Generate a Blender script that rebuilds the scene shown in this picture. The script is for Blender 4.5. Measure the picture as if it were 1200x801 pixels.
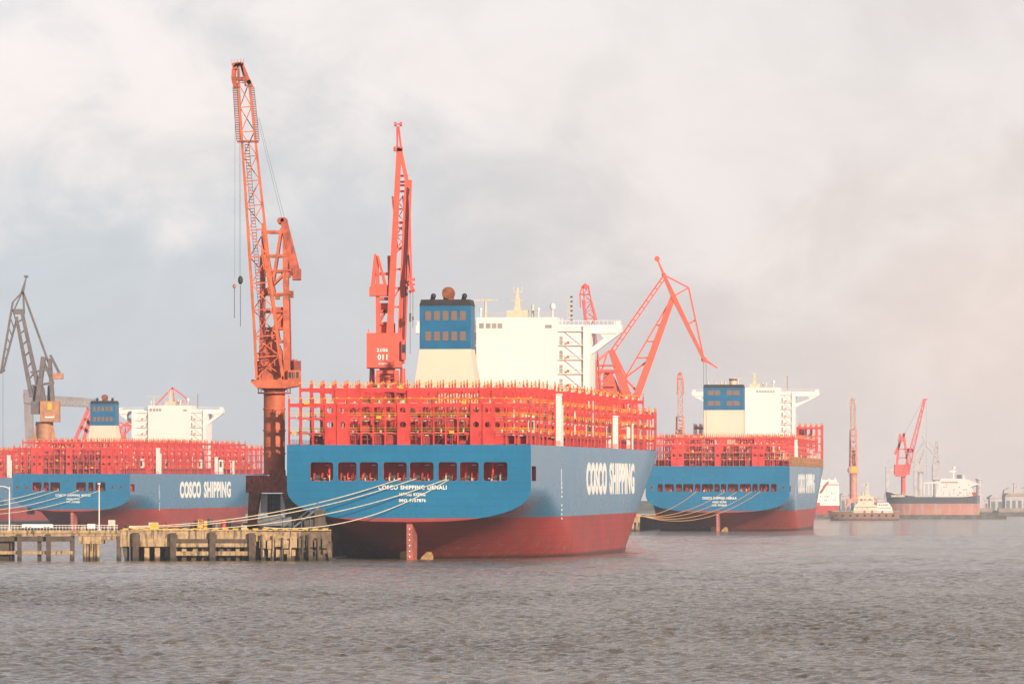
import bpy, bmesh, math, random
import numpy as np
from mathutils import Vector, Matrix
random.seed(7)
R = math.radians
scene = bpy.context.scene
for o in list(bpy.data.objects):
    bpy.data.objects.remove(o)
COL = scene.collection

# ------------------------------------------------------------------ camera
F, HZ, CH = 7300.0, 587.0, 12.2          # focal length in px of a 1200 px wide frame, horizon row, eye height
cam = bpy.data.cameras.new('camera')
cam.sensor_width = 36.0
cam.lens = F / 1200 * 36.0
cam.shift_y = (HZ - 400.5) / 1200
cam.clip_start = 1.0
cam.clip_end = 30000
co = bpy.data.objects.new('camera', cam)
COL.objects.link(co)
co.location = (0, 0, CH)
co.rotation_euler = (R(90), 0, 0)
scene.camera = co

# ------------------------------------------------------------------ light, sky, exposure
SUN_EL, SUN_AZ = 15.0, 31.0               # azimuth: degrees to the right of straight behind the camera
sd = bpy.data.lights.new('sun', 'SUN')
sd.energy = 5.0
sd.angle = R(0.6)
sd.color = (1.0, 0.84, 0.66)
so = bpy.data.objects.new('sun', sd)
COL.objects.link(so)
sv = Vector((math.sin(R(SUN_AZ)) * math.cos(R(SUN_EL)), -math.cos(R(SUN_AZ)) * math.cos(R(SUN_EL)), math.sin(R(SUN_EL))))
so.rotation_euler = sv.to_track_quat('Z', 'Y').to_euler()
so.location = (200, -300, 300)

world = bpy.data.worlds.new('World')
scene.world = world
world.use_nodes = True
nt = world.node_tree
for n in list(nt.nodes):
    nt.nodes.remove(n)


class NG:
    """tiny helper to write node graphs"""
    def __init__(s, tree):
        s.t = tree

    def n(s, typ, **kw):
        nd = s.t.nodes.new(typ)
        for k, v in kw.items():
            setattr(nd, k, v)
        return nd

    def l(s, a, b):
        s.t.links.new(a, b)

    def put(s, sock, v):
        if isinstance(v, (int, float)):
            sock.default_value = v
        elif isinstance(v, (tuple, list)):
            sock.default_value = tuple(v) if len(v) == len(sock.default_value) else tuple(v) + (1.0,)
        else:
            s.l(v, sock)

    def math(s, op, a, b=0.0, c=None, clamp=False):
        m = s.n('ShaderNodeMath', operation=op)
        m.use_clamp = clamp
        s.put(m.inputs[0], a)
        s.put(m.inputs[1], b)
        if c is not None:
            s.put(m.inputs[2], c)
        return m.outputs[0]

    def ramp(s, v, a, b, lo=0.0, hi=1.0):
        m = s.n('ShaderNodeMapRange')
        m.interpolation_type = 'SMOOTHSTEP'
        s.put(m.inputs['Value'], v)
        m.inputs['From Min'].default_value = a
        m.inputs['From Max'].default_value = b
        m.inputs['To Min'].default_value = lo
        m.inputs['To Max'].default_value = hi
        return m.outputs['Result']

    def mix(s, f, a, b, mode='MIX'):
        m = s.n('ShaderNodeMix', data_type='RGBA', blend_type=mode)
        s.put(m.inputs[0], f)
        s.put(m.inputs[6], a)
        s.put(m.inputs[7], b)
        return m.outputs[2]

    def noise(s, vec, scale, detail=3.0, rough=0.55, dist=0.0):
        m = s.n('ShaderNodeTexNoise')
        s.l(vec, m.inputs['Vector'])
        m.inputs['Scale'].default_value = scale
        m.inputs['Detail'].default_value = detail
        m.inputs['Roughness'].default_value = rough
        m.inputs['Distortion'].default_value = dist
        return m.outputs['Fac']

    def mapping(s, vec, scale=(1, 1, 1), loc=(0, 0, 0), rot=(0, 0, 0)):
        m = s.n('ShaderNodeMapping')
        s.l(vec, m.inputs['Vector'])
        m.inputs['Scale'].default_value = scale
        m.inputs['Location'].default_value = loc
        m.inputs['Rotation'].default_value = rot
        return m.outputs['Vector']

    def xyz(s, vec):
        m = s.n('ShaderNodeSeparateXYZ')
        s.l(vec, m.inputs[0])
        return m.outputs


g = NG(nt)
wo = g.n('ShaderNodeOutputWorld')
bg = g.n('ShaderNodeBackground')
g.l(bg.outputs[0], wo.inputs[0])
bg.inputs['Strength'].default_value = 0.1
sky = g.n('ShaderNodeTexSky')
sky.sky_type = 'NISHITA'
sky.sun_disc = False
sky.sun_elevation = R(SUN_EL)
sky.sun_rotation = R(180 - SUN_AZ)
tc = g.n('ShaderNodeTexCoord')
dirv = tc.outputs['Generated']
dx, dy, dz = g.xyz(dirv)
# clouds: thin overcast, whiter patches high up, peach towards the right (east bank haze)
m1 = g.mapping(dirv, scale=(1.0, 1.0, 1.25), loc=(0.37, 0.1, 0.215))
n1 = g.noise(m1, 11.0, 6.0, 0.48, 0.2)
n2 = g.noise(g.mapping(dirv, scale=(1, 1, 1.35), loc=(3.1, 0.5, 0.7)), 42.0, 7.0, 0.58, 0.4)
cl = g.math('ADD', g.math('MULTIPLY', n1, 0.68), g.math('MULTIPLY', n2, 0.32))
el_bias = g.math('SUBTRACT', g.ramp(dz, 0.01, 0.075, -0.10, 0.075), g.math('MULTIPLY', g.ramp(dx, -0.045, -0.085), g.ramp(dz, 0.055, 0.08, 0, 0.10)))
patch = g.ramp(g.math('ADD', cl, el_bias), 0.42, 0.60)
leftright = g.ramp(dx, -0.085, 0.085)
grey = g.mix(leftright, (0.62, 0.675, 0.75), (0.80, 0.70, 0.69))
white = g.mix(leftright, (0.98, 0.90, 0.89), (0.88, 0.81, 0.80))
ccol = g.mix(patch, grey, white)
lowr = g.math('MULTIPLY', g.ramp(dx, 0.01, 0.09), g.ramp(dz, 0.075, 0.0))
ccol = g.mix(lowr, ccol, (0.95, 0.79, 0.72))
# higher up the cover is thicker and greyer
ccol = g.mix(g.ramp(dz, 0.09, 0.42), ccol, g.mix(g.ramp(dx, -0.12, 0.12), (0.68, 0.79, 0.92), (0.76, 0.68, 0.63)))
ccol = g.mix(g.ramp(dz, 0.32, 0.65), ccol, (0.14, 0.19, 0.29))
ccol = g.mix(1.0, ccol, (9.3, 9.3, 9.3), 'MULTIPLY')
wisp = g.ramp(n2, 0.35, 0.68, 0.955, 1.04)
wc = g.n('ShaderNodeCombineColor')
for i_ in range(3):
    g.l(wisp, wc.inputs[i_])
ccol = g.mix(1.0, ccol, wc.outputs[0], 'MULTIPLY')
g.l(g.mix(0.88, sky.outputs[0], ccol), bg.inputs['Color'])

vs = scene.view_settings
vs.view_transform = 'Standard'
vs.look = 'None'
vs.exposure = 0.14
vs.gamma = 1.0
vs.use_curve_mapping = False
scene.cycles.max_bounces = 6
scene.cycles.diffuse_bounces = 3
scene.cycles.glossy_bounces = 3
scene.cycles.volume_bounces = 1
scene.cycles.transparent_max_bounces = 6
scene.cycles.use_denoising = True


# ------------------------------------------------------------------ materials
def new_mat(name):
    m = bpy.data.materials.new(name)
    m.use_nodes = True
    t = m.node_tree
    p = t.nodes['Principled BSDF']
    return m, NG(t), p


def paint(name, col, rough=0.5, var=0.12, scale=0.3, rust=0.0, rcol=(0.13, 0.05, 0.025), metal=0.0, spec=0.5):
    m, g, p = new_mat(name)
    v = g.n('ShaderNodeTexCoord').outputs['Object']
    n1 = g.noise(v, scale, 5, 0.6)
    dark = tuple(c * (1 - 2.2 * var) for c in col)
    lite = tuple(min(0.9, c * (1 + var)) for c in col)
    c = g.mix(g.ramp(n1, 0.3, 0.7), dark, lite)
    if rust > 0:
        n2 = g.noise(g.mapping(v, scale=(1.0, 1.0, 0.35)), scale * 3.1, 6, 0.65)
        c = g.mix(g.ramp(n2, 0.62 - 0.3 * rust, 0.72 - 0.2 * rust, 0, 0.85), c, rcol)
    g.put(p.inputs['Base Color'], c)
    g.put(p.inputs['Roughness'], g.ramp(n1, 0.2, 0.8, rough - 0.06, min(1, rough + 0.1)))
    p.inputs['Metallic'].default_value = metal
    p.inputs['Specular IOR Level'].default_value = spec
    return m


def hull_mat(name, top, low, line, top2=None):
    """ship side: topside paint over antifouling paint, welded plate seams, streaks and wear"""
    m, g, p = new_mat(name)
    v = g.n('ShaderNodeTexCoord').outputs['Object']
    x, y, z = g.xyz(v)
    big = g.noise(v, 0.05, 4, 0.6)
    fine = g.noise(v, 0.6, 4, 0.6)
    # plates
    geo = g.n('ShaderNodeNewGeometry')
    along = g.math('ADD', x, y)
    comb = g.n('ShaderNodeCombineXYZ')
    g.l(along, comb.inputs[0])
    g.l(z, comb.inputs[1])
    br = g.n('ShaderNodeTexBrick')
    g.l(comb.outputs[0], br.inputs['Vector'])
    br.inputs['Scale'].default_value = 1.0
    br.inputs['Brick Width'].default_value = 6.0
    br.inputs['Row Height'].default_value = 1.6
    br.inputs['Mortar Size'].default_value = 0.09
    br.inputs['Mortar Smooth'].default_value = 0.6
    br.inputs['Color1'].default_value = (1, 1, 1, 1)
    br.inputs['Color2'].default_value = (0.88, 0.91, 0.94, 1)
    br.inputs['Mortar'].default_value = (0.70, 0.72, 0.74, 1)
    streak = g.noise(g.mapping(v, scale=(0.35, 0.35, 0.03)), 1.0, 3, 0.5)
    a = g.mix(g.ramp(big, 0.3, 0.7), tuple(c * 0.90 for c in top), tuple(c * 1.06 for c in top))
    a = g.mix(g.ramp(streak, 0.62, 0.78, 0, 0.12), a, tuple(c * 0.6 + 0.05 for c in top))
    b = g.mix(g.ramp(big, 0.3, 0.7), tuple(c * 0.8 for c in low), tuple(c * 1.1 for c in low))
    b = g.mix(g.ramp(streak, 0.52, 0.68, 0, 0.5), b, (low[0] * 0.75, low[1] * 1.9, low[2] * 1.9))
    scuff = g.math('MULTIPLY', g.ramp(g.noise(g.mapping(v, scale=(1, 0.25, 0.8)), 0.35, 6, 0.7), 0.55, 0.68), g.ramp(z, 6.5, 1.5))
    b = g.mix(g.math('MULTIPLY', scuff, 0.75), b, (0.10, 0.045, 0.04))
    drip = g.math('MULTIPLY', g.ramp(g.noise(g.mapping(v, scale=(0.5, 0.5, 0.03)), 1.0, 5, 0.7), 0.56, 0.66), g.ramp(z, 5.5, 1.5))
    b = g.mix(g.math('MULTIPLY', drip, 0.5), b, (0.42, 0.30, 0.26))
    a = g.mix(g.math('MULTIPLY', g.ramp(g.noise(g.mapping(v, scale=(1, 0.3, 0.6)), 0.5, 6, 0.7), 0.64, 0.72), 0.35), a, tuple(c * 0.55 + 0.03 for c in top))
    wet = g.ramp(g.math('ADD', z, g.math('MULTIPLY', fine, 0.8)), 1.3, 0.6)
    b = g.mix(g.math('MULTIPLY', wet, 0.75), b, (0.035, 0.022, 0.02))
    sel = g.math('GREATER_THAN', z, line)
    c = g.mix(sel, b, a)
    c = g.mix(0.8, c, br.outputs['Color'], 'MULTIPLY')
    g.put(p.inputs['Base Color'], c)
    g.put(p.inputs['Roughness'], g.math('ADD', g.ramp(big, 0.3, 0.7, 0.25, 0.30), g.math('MULTIPLY', g.math('SUBTRACT', 1.0, sel), 0.36)))
    g.put(p.inputs['Coat Weight'], g.math('MULTIPLY', sel, 0.2))
    p.inputs['Coat Roughness'].default_value = 0.16
    p.inputs['IOR'].default_value = 1.52
    return m


def louvre_mat(name, col):
    m, g, p = new_mat(name)
    v = g.n('ShaderNodeTexCoord').outputs['Object']
    w = g.n('ShaderNodeTexWave', wave_type='BANDS', bands_direction='Z')
    g.l(v, w.inputs['Vector'])
    w.inputs['Scale'].default_value = 0.8
    g.put(p.inputs['Base Color'], g.mix(w.outputs['Fac'], tuple(c * 0.35 for c in col), col))
    p.inputs['Roughness'].default_value = 0.7
    return m


def concrete(name, col, stain=0.6):
    m, g, p = new_mat(name)
    v = g.n('ShaderNodeTexCoord').outputs['Object']
    n1 = g.noise(v, 0.8, 8, 0.65)
    n2 = g.noise(g.mapping(v, scale=(1.5, 1.5, 0.22)), 1.0, 6, 0.65)
    z = g.xyz(v)[2]
    c = g.mix(g.ramp(n1, 0.3, 0.7), tuple(k * 0.62 for k in col), tuple(k * 1.12 for k in col))
    c = g.mix(g.ramp(n2, 0.48, 0.66, 0, stain), c, (0.055, 0.04, 0.03))
    tide = g.ramp(g.math('ADD', z, g.math('MULTIPLY', n1, 1.2)), 1.9, 1.0)
    c = g.mix(g.math('MULTIPLY', tide, 0.85), c, (0.03, 0.027, 0.02))
    g.put(p.inputs['Base Color'], c)
    p.inputs['Roughness'].default_value = 0.9
    bm = g.n('ShaderNodeBump')
    bm.inputs['Strength'].default_value = 0.6
    bm.inputs['Distance'].default_value = 0.12
    g.l(n1, bm.inputs['Height'])
    g.l(bm.outputs[0], p.inputs['Normal'])
    return m


M = {}
RED, BLUE = (0.70, 0.085, 0.055), (0.022, 0.17, 0.31)
M['hull'] = hull_mat('hull paint', (0.004, 0.165, 0.32), (0.38, 0.045, 0.036), 8.75)
M['hull_n'] = hull_mat('hull paint wide ship', (0.004, 0.165, 0.32), (0.40, 0.055, 0.042), 8.3)
M['blue'] = paint('funnel blue', (0.006, 0.135, 0.28), 0.42, 0.06)
M['red'] = paint('lashing bridge red', (0.70, 0.052, 0.042), 0.5, 0.14, 0.25, 0.12, (0.30, 0.035, 0.03))
M['redsh'] = paint('deck and shaded frame red', (0.36, 0.045, 0.038), 0.7, 0.15, 0.3)  # deck paint; also puts interior shade on the lashing bridge framing
M['yellow'] = paint('rail yellow', (0.80, 0.42, 0.03), 0.5, 0.05)
M['cream'] = paint('casing cream', (0.76, 0.63, 0.49), 0.5, 0.025, 0.08)
M['white'] = paint('deckhouse white', (0.84, 0.765, 0.715), 0.5, 0.02, 0.08)
M['offwhite'] = paint('galvanised pale', (0.62, 0.55, 0.40), 0.6, 0.08, 1.0)
M['black'] = paint('soot black', (0.03, 0.027, 0.027), 0.6, 0.15)
M['darkred'] = paint('dark red machinery', (0.30, 0.05, 0.04), 0.6, 0.2, 1.2)
M['rust'] = paint('rusty steel', (0.30, 0.09, 0.04), 0.8, 0.2, 1.0, 0.3)
M['columnred'] = paint('column orange red', (0.60, 0.13, 0.05), 0.6, 0.14, 0.3, 0.22, (0.30, 0.06, 0.03))
M['bronze'] = paint('propeller bronze', (0.75, 0.48, 0.22), 0.35, 0.1, 1.0, 0, metal=0.3)
M['rudder'] = paint('rudder red', (0.45, 0.10, 0.075), 0.6, 0.15, 0.5, 0.35, (0.30, 0.20, 0.18))
M['lettering'] = paint('white lettering', (0.85, 0.84, 0.80), 0.5, 0.01)
M['dark'] = paint('dark recess', (0.03, 0.02, 0.025), 0.8, 0.2)
M['louvre'] = louvre_mat('funnel louvres', (0.32, 0.20, 0.15))
M['glass'] = paint('window glass', (0.03, 0.06, 0.06), 0.12, 0.1)
M['paleglass'] = paint('pale window glass', (0.36, 0.33, 0.30), 0.3, 0.1)
M['rope'] = paint('mooring rope', (0.72, 0.60, 0.44), 0.8, 0.1, 2.0)
M['rope2'] = paint('orange mooring rope', (0.65, 0.34, 0.14), 0.8, 0.1, 2.0)
M['orange'] = paint('crane orange', (0.58, 0.118, 0.045), 0.55, 0.18, 0.5, 0.42, (0.34, 0.07, 0.03))
M['orangedark'] = paint('crane rust red', (0.50, 0.095, 0.045), 0.65, 0.2, 0.5, 0.35, (0.16, 0.045, 0.03))
M['coral'] = paint('crane coral red', (0.76, 0.10, 0.055), 0.5, 0.06, 0.5, 0.08, (0.5, 0.08, 0.05))
M['crimson'] = paint('crane faded red', (0.70, 0.10, 0.085), 0.55, 0.08, 0.5)
M['faded'] = paint('hazed orange', (0.60, 0.26, 0.19), 0.6, 0.1, 0.5)  # lightened orange, part of the distance haze is in the colour
M['hazedtan'] = paint('hazed tan', (0.55, 0.36, 0.25), 0.6, 0.1, 0.5)  # tan paled likewise to carry distance haze
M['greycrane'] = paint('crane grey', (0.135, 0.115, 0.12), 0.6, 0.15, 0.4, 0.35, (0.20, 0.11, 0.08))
M['gantrygrey'] = paint('gantry grey', (0.50, 0.45, 0.46), 0.6, 0.1, 0.2)  # lightened grey, extra haze of the far bank painted in
M['gantrydark'] = paint('gantry dark grey', (0.27, 0.235, 0.25), 0.6, 0.1, 0.2)
M['tan'] = paint('tan machinery house', (0.50, 0.22, 0.11), 0.6, 0.12, 0.4, 0.1)
M['steelgrey'] = paint('steel grey', (0.16, 0.17, 0.18), 0.5, 0.15, 1.0)
M['cable'] = paint('steel cable', (0.10, 0.10, 0.11), 0.5, 0.1)
M['concrete'] = concrete('weathered concrete', (0.50, 0.34, 0.185), 0.9)
M['concretedk'] = concrete('dark concrete', (0.13, 0.10, 0.075), 0.5)  # dark base tone for back piles, back walls and the hut
M['concreteshade'] = concrete('stained concrete in ship shade', (0.20, 0.135, 0.08), 0.7)  # base colour darkened to paint the ship's shade on the quay end
M['timber'] = concrete('fender timber', (0.12, 0.085, 0.06), 0.5)
M['farconcrete'] = paint('far quay concrete', (0.42, 0.34, 0.27), 0.9, 0.2, 0.05)
M['workboat'] = hull_mat('workboat hull', (0.34, 0.20, 0.15), (0.26, 0.15, 0.12), 1.2)  # paler hull colours include some distance haze
M['tanker'] = hull_mat('tanker hull', (0.13, 0.13, 0.145), (0.60, 0.26, 0.21), 10.4)  # black and red lifted, far haze painted into the hull
M['coaster'] = hull_mat('coaster hull', (0.55, 0.08, 0.08), (0.40, 0.08, 0.06), 4.0)
M['asphalt'] = paint('quay surface', (0.16, 0.145, 0.13), 0.9, 0.2, 0.3)
M['green'] = paint('olive drum', (0.05, 0.07, 0.05), 0.6, 0.1)
M['brownscaf'] = paint('scaffold brown', (0.42, 0.20, 0.09), 0.8, 0.2, 0.4)
M['land'] = paint('far land', (0.10, 0.11, 0.07), 0.95, 0.3, 0.01)


# ------------------------------------------------------------------ mesh building
class MB:
    def __init__(s):
        s.v, s.f, s.m, s.sm = [], [], [], []

    def add(s, vs, fs, mi=0, smooth=False):
        b = len(s.v)
        s.v.extend([tuple(p) for p in vs])
        for f in fs:
            s.f.append([i + b for i in f])
            s.m.append(mi)
            s.sm.append(smooth)

    def box(s, x0, x1, y0, y1, z0, z1, mi=0):
        vs = [(x0, y0, z0), (x1, y0, z0), (x1, y1, z0), (x0, y1, z0), (x0, y0, z1), (x1, y0, z1), (x1, y1, z1), (x0, y1, z1)]
        s.add(vs, [(0, 3, 2, 1), (4, 5, 6, 7), (0, 1, 5, 4), (1, 2, 6, 5), (2, 3, 7, 6), (3, 0, 4, 7)], mi)

    def beam(s, p, q, w, h=None, mi=0, w2=None, h2=None):
        p, q = Vector(p), Vector(q)
        h = h or w
        w2 = w2 or w
        h2 = h2 or h
        d = q - p
        if d.length < 1e-6:
            return
        d.normalize()
        side = Vector((0, 1, 0)).cross(d)
        if side.length < 0.05:
            side = Vector((0, 0, 1)).cross(d)
        side.normalize()
        up = d.cross(side)
        vs = []
        for c, ww, hh in ((p, w, h), (q, w2, h2)):
            for a, b in ((-1, -1), (1, -1), (1, 1), (-1, 1)):
                vs.append(c + side * (a * ww / 2) + up * (b * hh / 2))
        s.add(vs, [(3, 2, 1, 0), (4, 5, 6, 7), (0, 1, 5, 4), (1, 2, 6, 5), (2, 3, 7, 6), (3, 0, 4, 7)], mi)

    def tube(s, p, q, r, r2=None, n=8, mi=0, caps=True):
        p, q = Vector(p), Vector(q)
        r2 = r if r2 is None else r2
        d = (q - p)
        if d.length < 1e-6:
            return
        d.normalize()
        a = d.orthogonal().normalized()
        b = d.cross(a)
        vs = []
        for c, rr in ((p, r), (q, r2)):
            for i in range(n):
                t = 2 * math.pi * i / n
                vs.append(c + a * (math.cos(t) * rr) + b * (math.sin(t) * rr))
        fs = [(i, (i + 1) % n, n + (i + 1) % n, n + i) for i in range(n)]
        s.add(vs, fs, mi, n >= 8)
        if caps:
            s.add(vs, [tuple(range(n - 1, -1, -1)), tuple(range(n, 2 * n))], mi)

    def path(s, pts, r, n=6, mi=0):
        pts = [Vector(p) for p in pts]
        vs, fs = [], []
        for k, p in enumerate(pts):
            d = (pts[min(k + 1, len(pts) - 1)] - pts[max(k - 1, 0)]).normalized()
            a = d.cross(Vector((0, 0.3, 1))).normalized()
            b = d.cross(a)
            for i in range(n):
                t = 2 * math.pi * i / n
                vs.append(p + a * (math.cos(t) * r) + b * (math.sin(t) * r))
        for k in range(len(pts) - 1):
            for i in range(n):
                j = (i + 1) % n
                fs.append((k * n + i, k * n + j, (k + 1) * n + j, (k + 1) * n + i))
        s.add(vs, fs, mi, True)

    def prism(s, poly, y0, y1, mi=0):
        """outline in the x-z plane, given thickness along y"""
        n = len(poly)
        vs = [(x, y0, z) for x, z in poly] + [(x, y1, z) for x, z in poly]
        fs = [tuple(range(n)), tuple(range(2 * n - 1, n - 1, -1))]
        fs += [(i, n + i, n + (i + 1) % n, (i + 1) % n) for i in range(n)]
        s.add(vs, fs, mi)

    def prism_yz(s, poly, x0, x1, mi=0):
        n = len(poly)
        vs = [(x0, y, z) for y, z in poly] + [(x1, y, z) for y, z in poly]
        fs = [tuple(range(n)), tuple(range(2 * n - 1, n - 1, -1))]
        fs += [(i, n + i, n + (i + 1) % n, (i + 1) % n) for i in range(n)]
        s.add(vs, fs, mi)

    def ball(s, c, r, n=10, sz=1.0, mi=0):
        vs, fs = [], []
        for i in range(n // 2 + 1):
            ph = math.pi * i / (n // 2)
            for j in range(n):
                t = 2 * math.pi * j / n
                vs.append((c[0] + r * math.sin(ph) * math.cos(t), c[1] + r * math.sin(ph) * math.sin(t), c[2] + r * sz * math.cos(ph)))
        for i in range(n // 2):
            for j in range(n):
                fs.append((i * n + j, (i + 1) * n + j, (i + 1) * n + (j + 1) % n, i * n + (j + 1) % n))
        s.add(vs, fs, mi, True)

    def holeplate(s, x0, x1, z0, z1, y0, y1, holes, r, mi=0):
        """plate in the x-z plane with round holes stacked over one another"""
        cx, h = (x0 + x1) / 2, (x1 - x0) / 2
        N = 16
        z = z0
        for hz in holes:
            if hz - h > z + 1e-3:
                s.box(x0, x1, y0, y1, z, hz - h, mi)
            for yy in (y0, y1):
                outer, inner = [], []
                for i in range(N):
                    t = 2 * math.pi * i / N
                    c, sn = math.cos(t), math.sin(t)
                    kk = h / max(abs(c), abs(sn))
                    outer.append((cx + c * kk, yy, hz + sn * kk))
                    inner.append((cx + c * r, yy, hz + sn * r))
                s.add(outer + inner, [(i, (i + 1) % N, N + (i + 1) % N, N + i) for i in range(N)], mi)
            vs = [(cx + math.cos(2 * math.pi * i / N) * r, yy, hz + math.sin(2 * math.pi * i / N) * r) for yy in (y0, y1) for i in range(N)]
            s.add(vs, [(i, (i + 1) % N, N + (i + 1) % N, N + i) for i in range(N)], mi)
            z = hz + h
        if z < z1:
            s.box(x0, x1, y0, y1, z, z1, mi)

    def build(s, name, mats, parent=None, loc=None):
        me = bpy.data.meshes.new(name)
        me.from_pydata(s.v, [], s.f)
        if not isinstance(mats, (list, tuple)):
            mats = [mats]
        for m in mats:
            me.materials.append(m)
        me.polygons.foreach_set('material_index', s.m)
        me.polygons.foreach_set('use_smooth', s.sm)
        me.update()
        o = bpy.data.objects.new(name, me)
        COL.objects.link(o)
        if parent:
            o.parent = parent
        if loc:
            o.location = loc
        return o


def recalc(o):
    bm = bmesh.new()
    bm.from_mesh(o.data)
    bmesh.ops.recalc_face_normals(bm, faces=bm.faces)
    bm.to_mesh(o.data)
    bm.free()


def tag(o, label=None, cat=None, group=None, kind=None):
    if label:
        o['label'] = label
    if cat:
        o['category'] = cat
    if group:
        o['group'] = group
    if kind:
        o['kind'] = kind
    return o


def thing(name, label, cat, loc, rot=(0, 0, 0), group=None):
    o = bpy.data.objects.new(name, None)
    o.empty_display_size = 2
    COL.objects.link(o)
    o.location = loc
    o.rotation_euler = rot
    return tag(o, label, cat, group)


def copy_tree(o, parent=None):
    c = o.copy()
    COL.objects.link(c)
    if parent:
        c.parent = parent
    for ch in list(o.children):
        copy_tree(ch, c)
    return c


def part(mb, name, mats, parent, label=None):
    o = mb.build(name, mats, parent)
    if label:
        o['label'] = label
    return o


def W(x, y, D):
    """point seen at pixel (x, y) of the 1200 px photograph, at distance D"""
    return Vector(((x - 600) / F * D, D, CH + (HZ - y) / F * D))


def text_mesh(body, length, height, thick=0.035, name='lettering', sp=1.12):
    cu = bpy.data.curves.new('t', 'FONT')
    cu.body = body
    cu.size = 1.0
    cu.offset = thick
    cu.extrude = 0.02
    cu.resolution_u = 4
    cu.space_word = 1.3
    cu.space_character = sp
    to = bpy.data.objects.new('t', cu)
    COL.objects.link(to)
    dg = bpy.context.evaluated_depsgraph_get()
    dg.update()
    me = bpy.data.meshes.new_from_object(to.evaluated_get(dg))
    bpy.data.objects.remove(to)
    n = len(me.vertices)
    a = np.empty(n * 3, dtype=np.float32)
    me.vertices.foreach_get('co', a)
    a = a.reshape(-1, 3)
    lo, hi = a.min(0), a.max(0)
    a[:, 0] = (a[:, 0] - lo[0]) / (hi[0] - lo[0]) * length
    a[:, 1] = (a[:, 1] - lo[1]) / (hi[1] - lo[1]) * height
    a[:, 2] = (a[:, 2] - lo[2]) / (hi[2] - lo[2]) * 0.06
    me.vertices.foreach_set('co', a.ravel())
    me.update()
    me.name = name
    return me


def put_text(body, length, height, origin, xdir, ydir, parent, mat, thick=0.035, name='lettering'):
    me = text_mesh(body, length, height, thick, name)
    me.materials.clear()
    me.materials.append(mat)
    o = bpy.data.objects.new(name, me)
    COL.objects.link(o)
    xd, yd = Vector(xdir), Vector(ydir)
    zd = xd.cross(yd)
    mt = Matrix((xd, yd, zd)).transposed().to_4x4()
    mt.translation = Vector(origin)
    o.parent = parent
    o.matrix_local = mt
    return o


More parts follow.
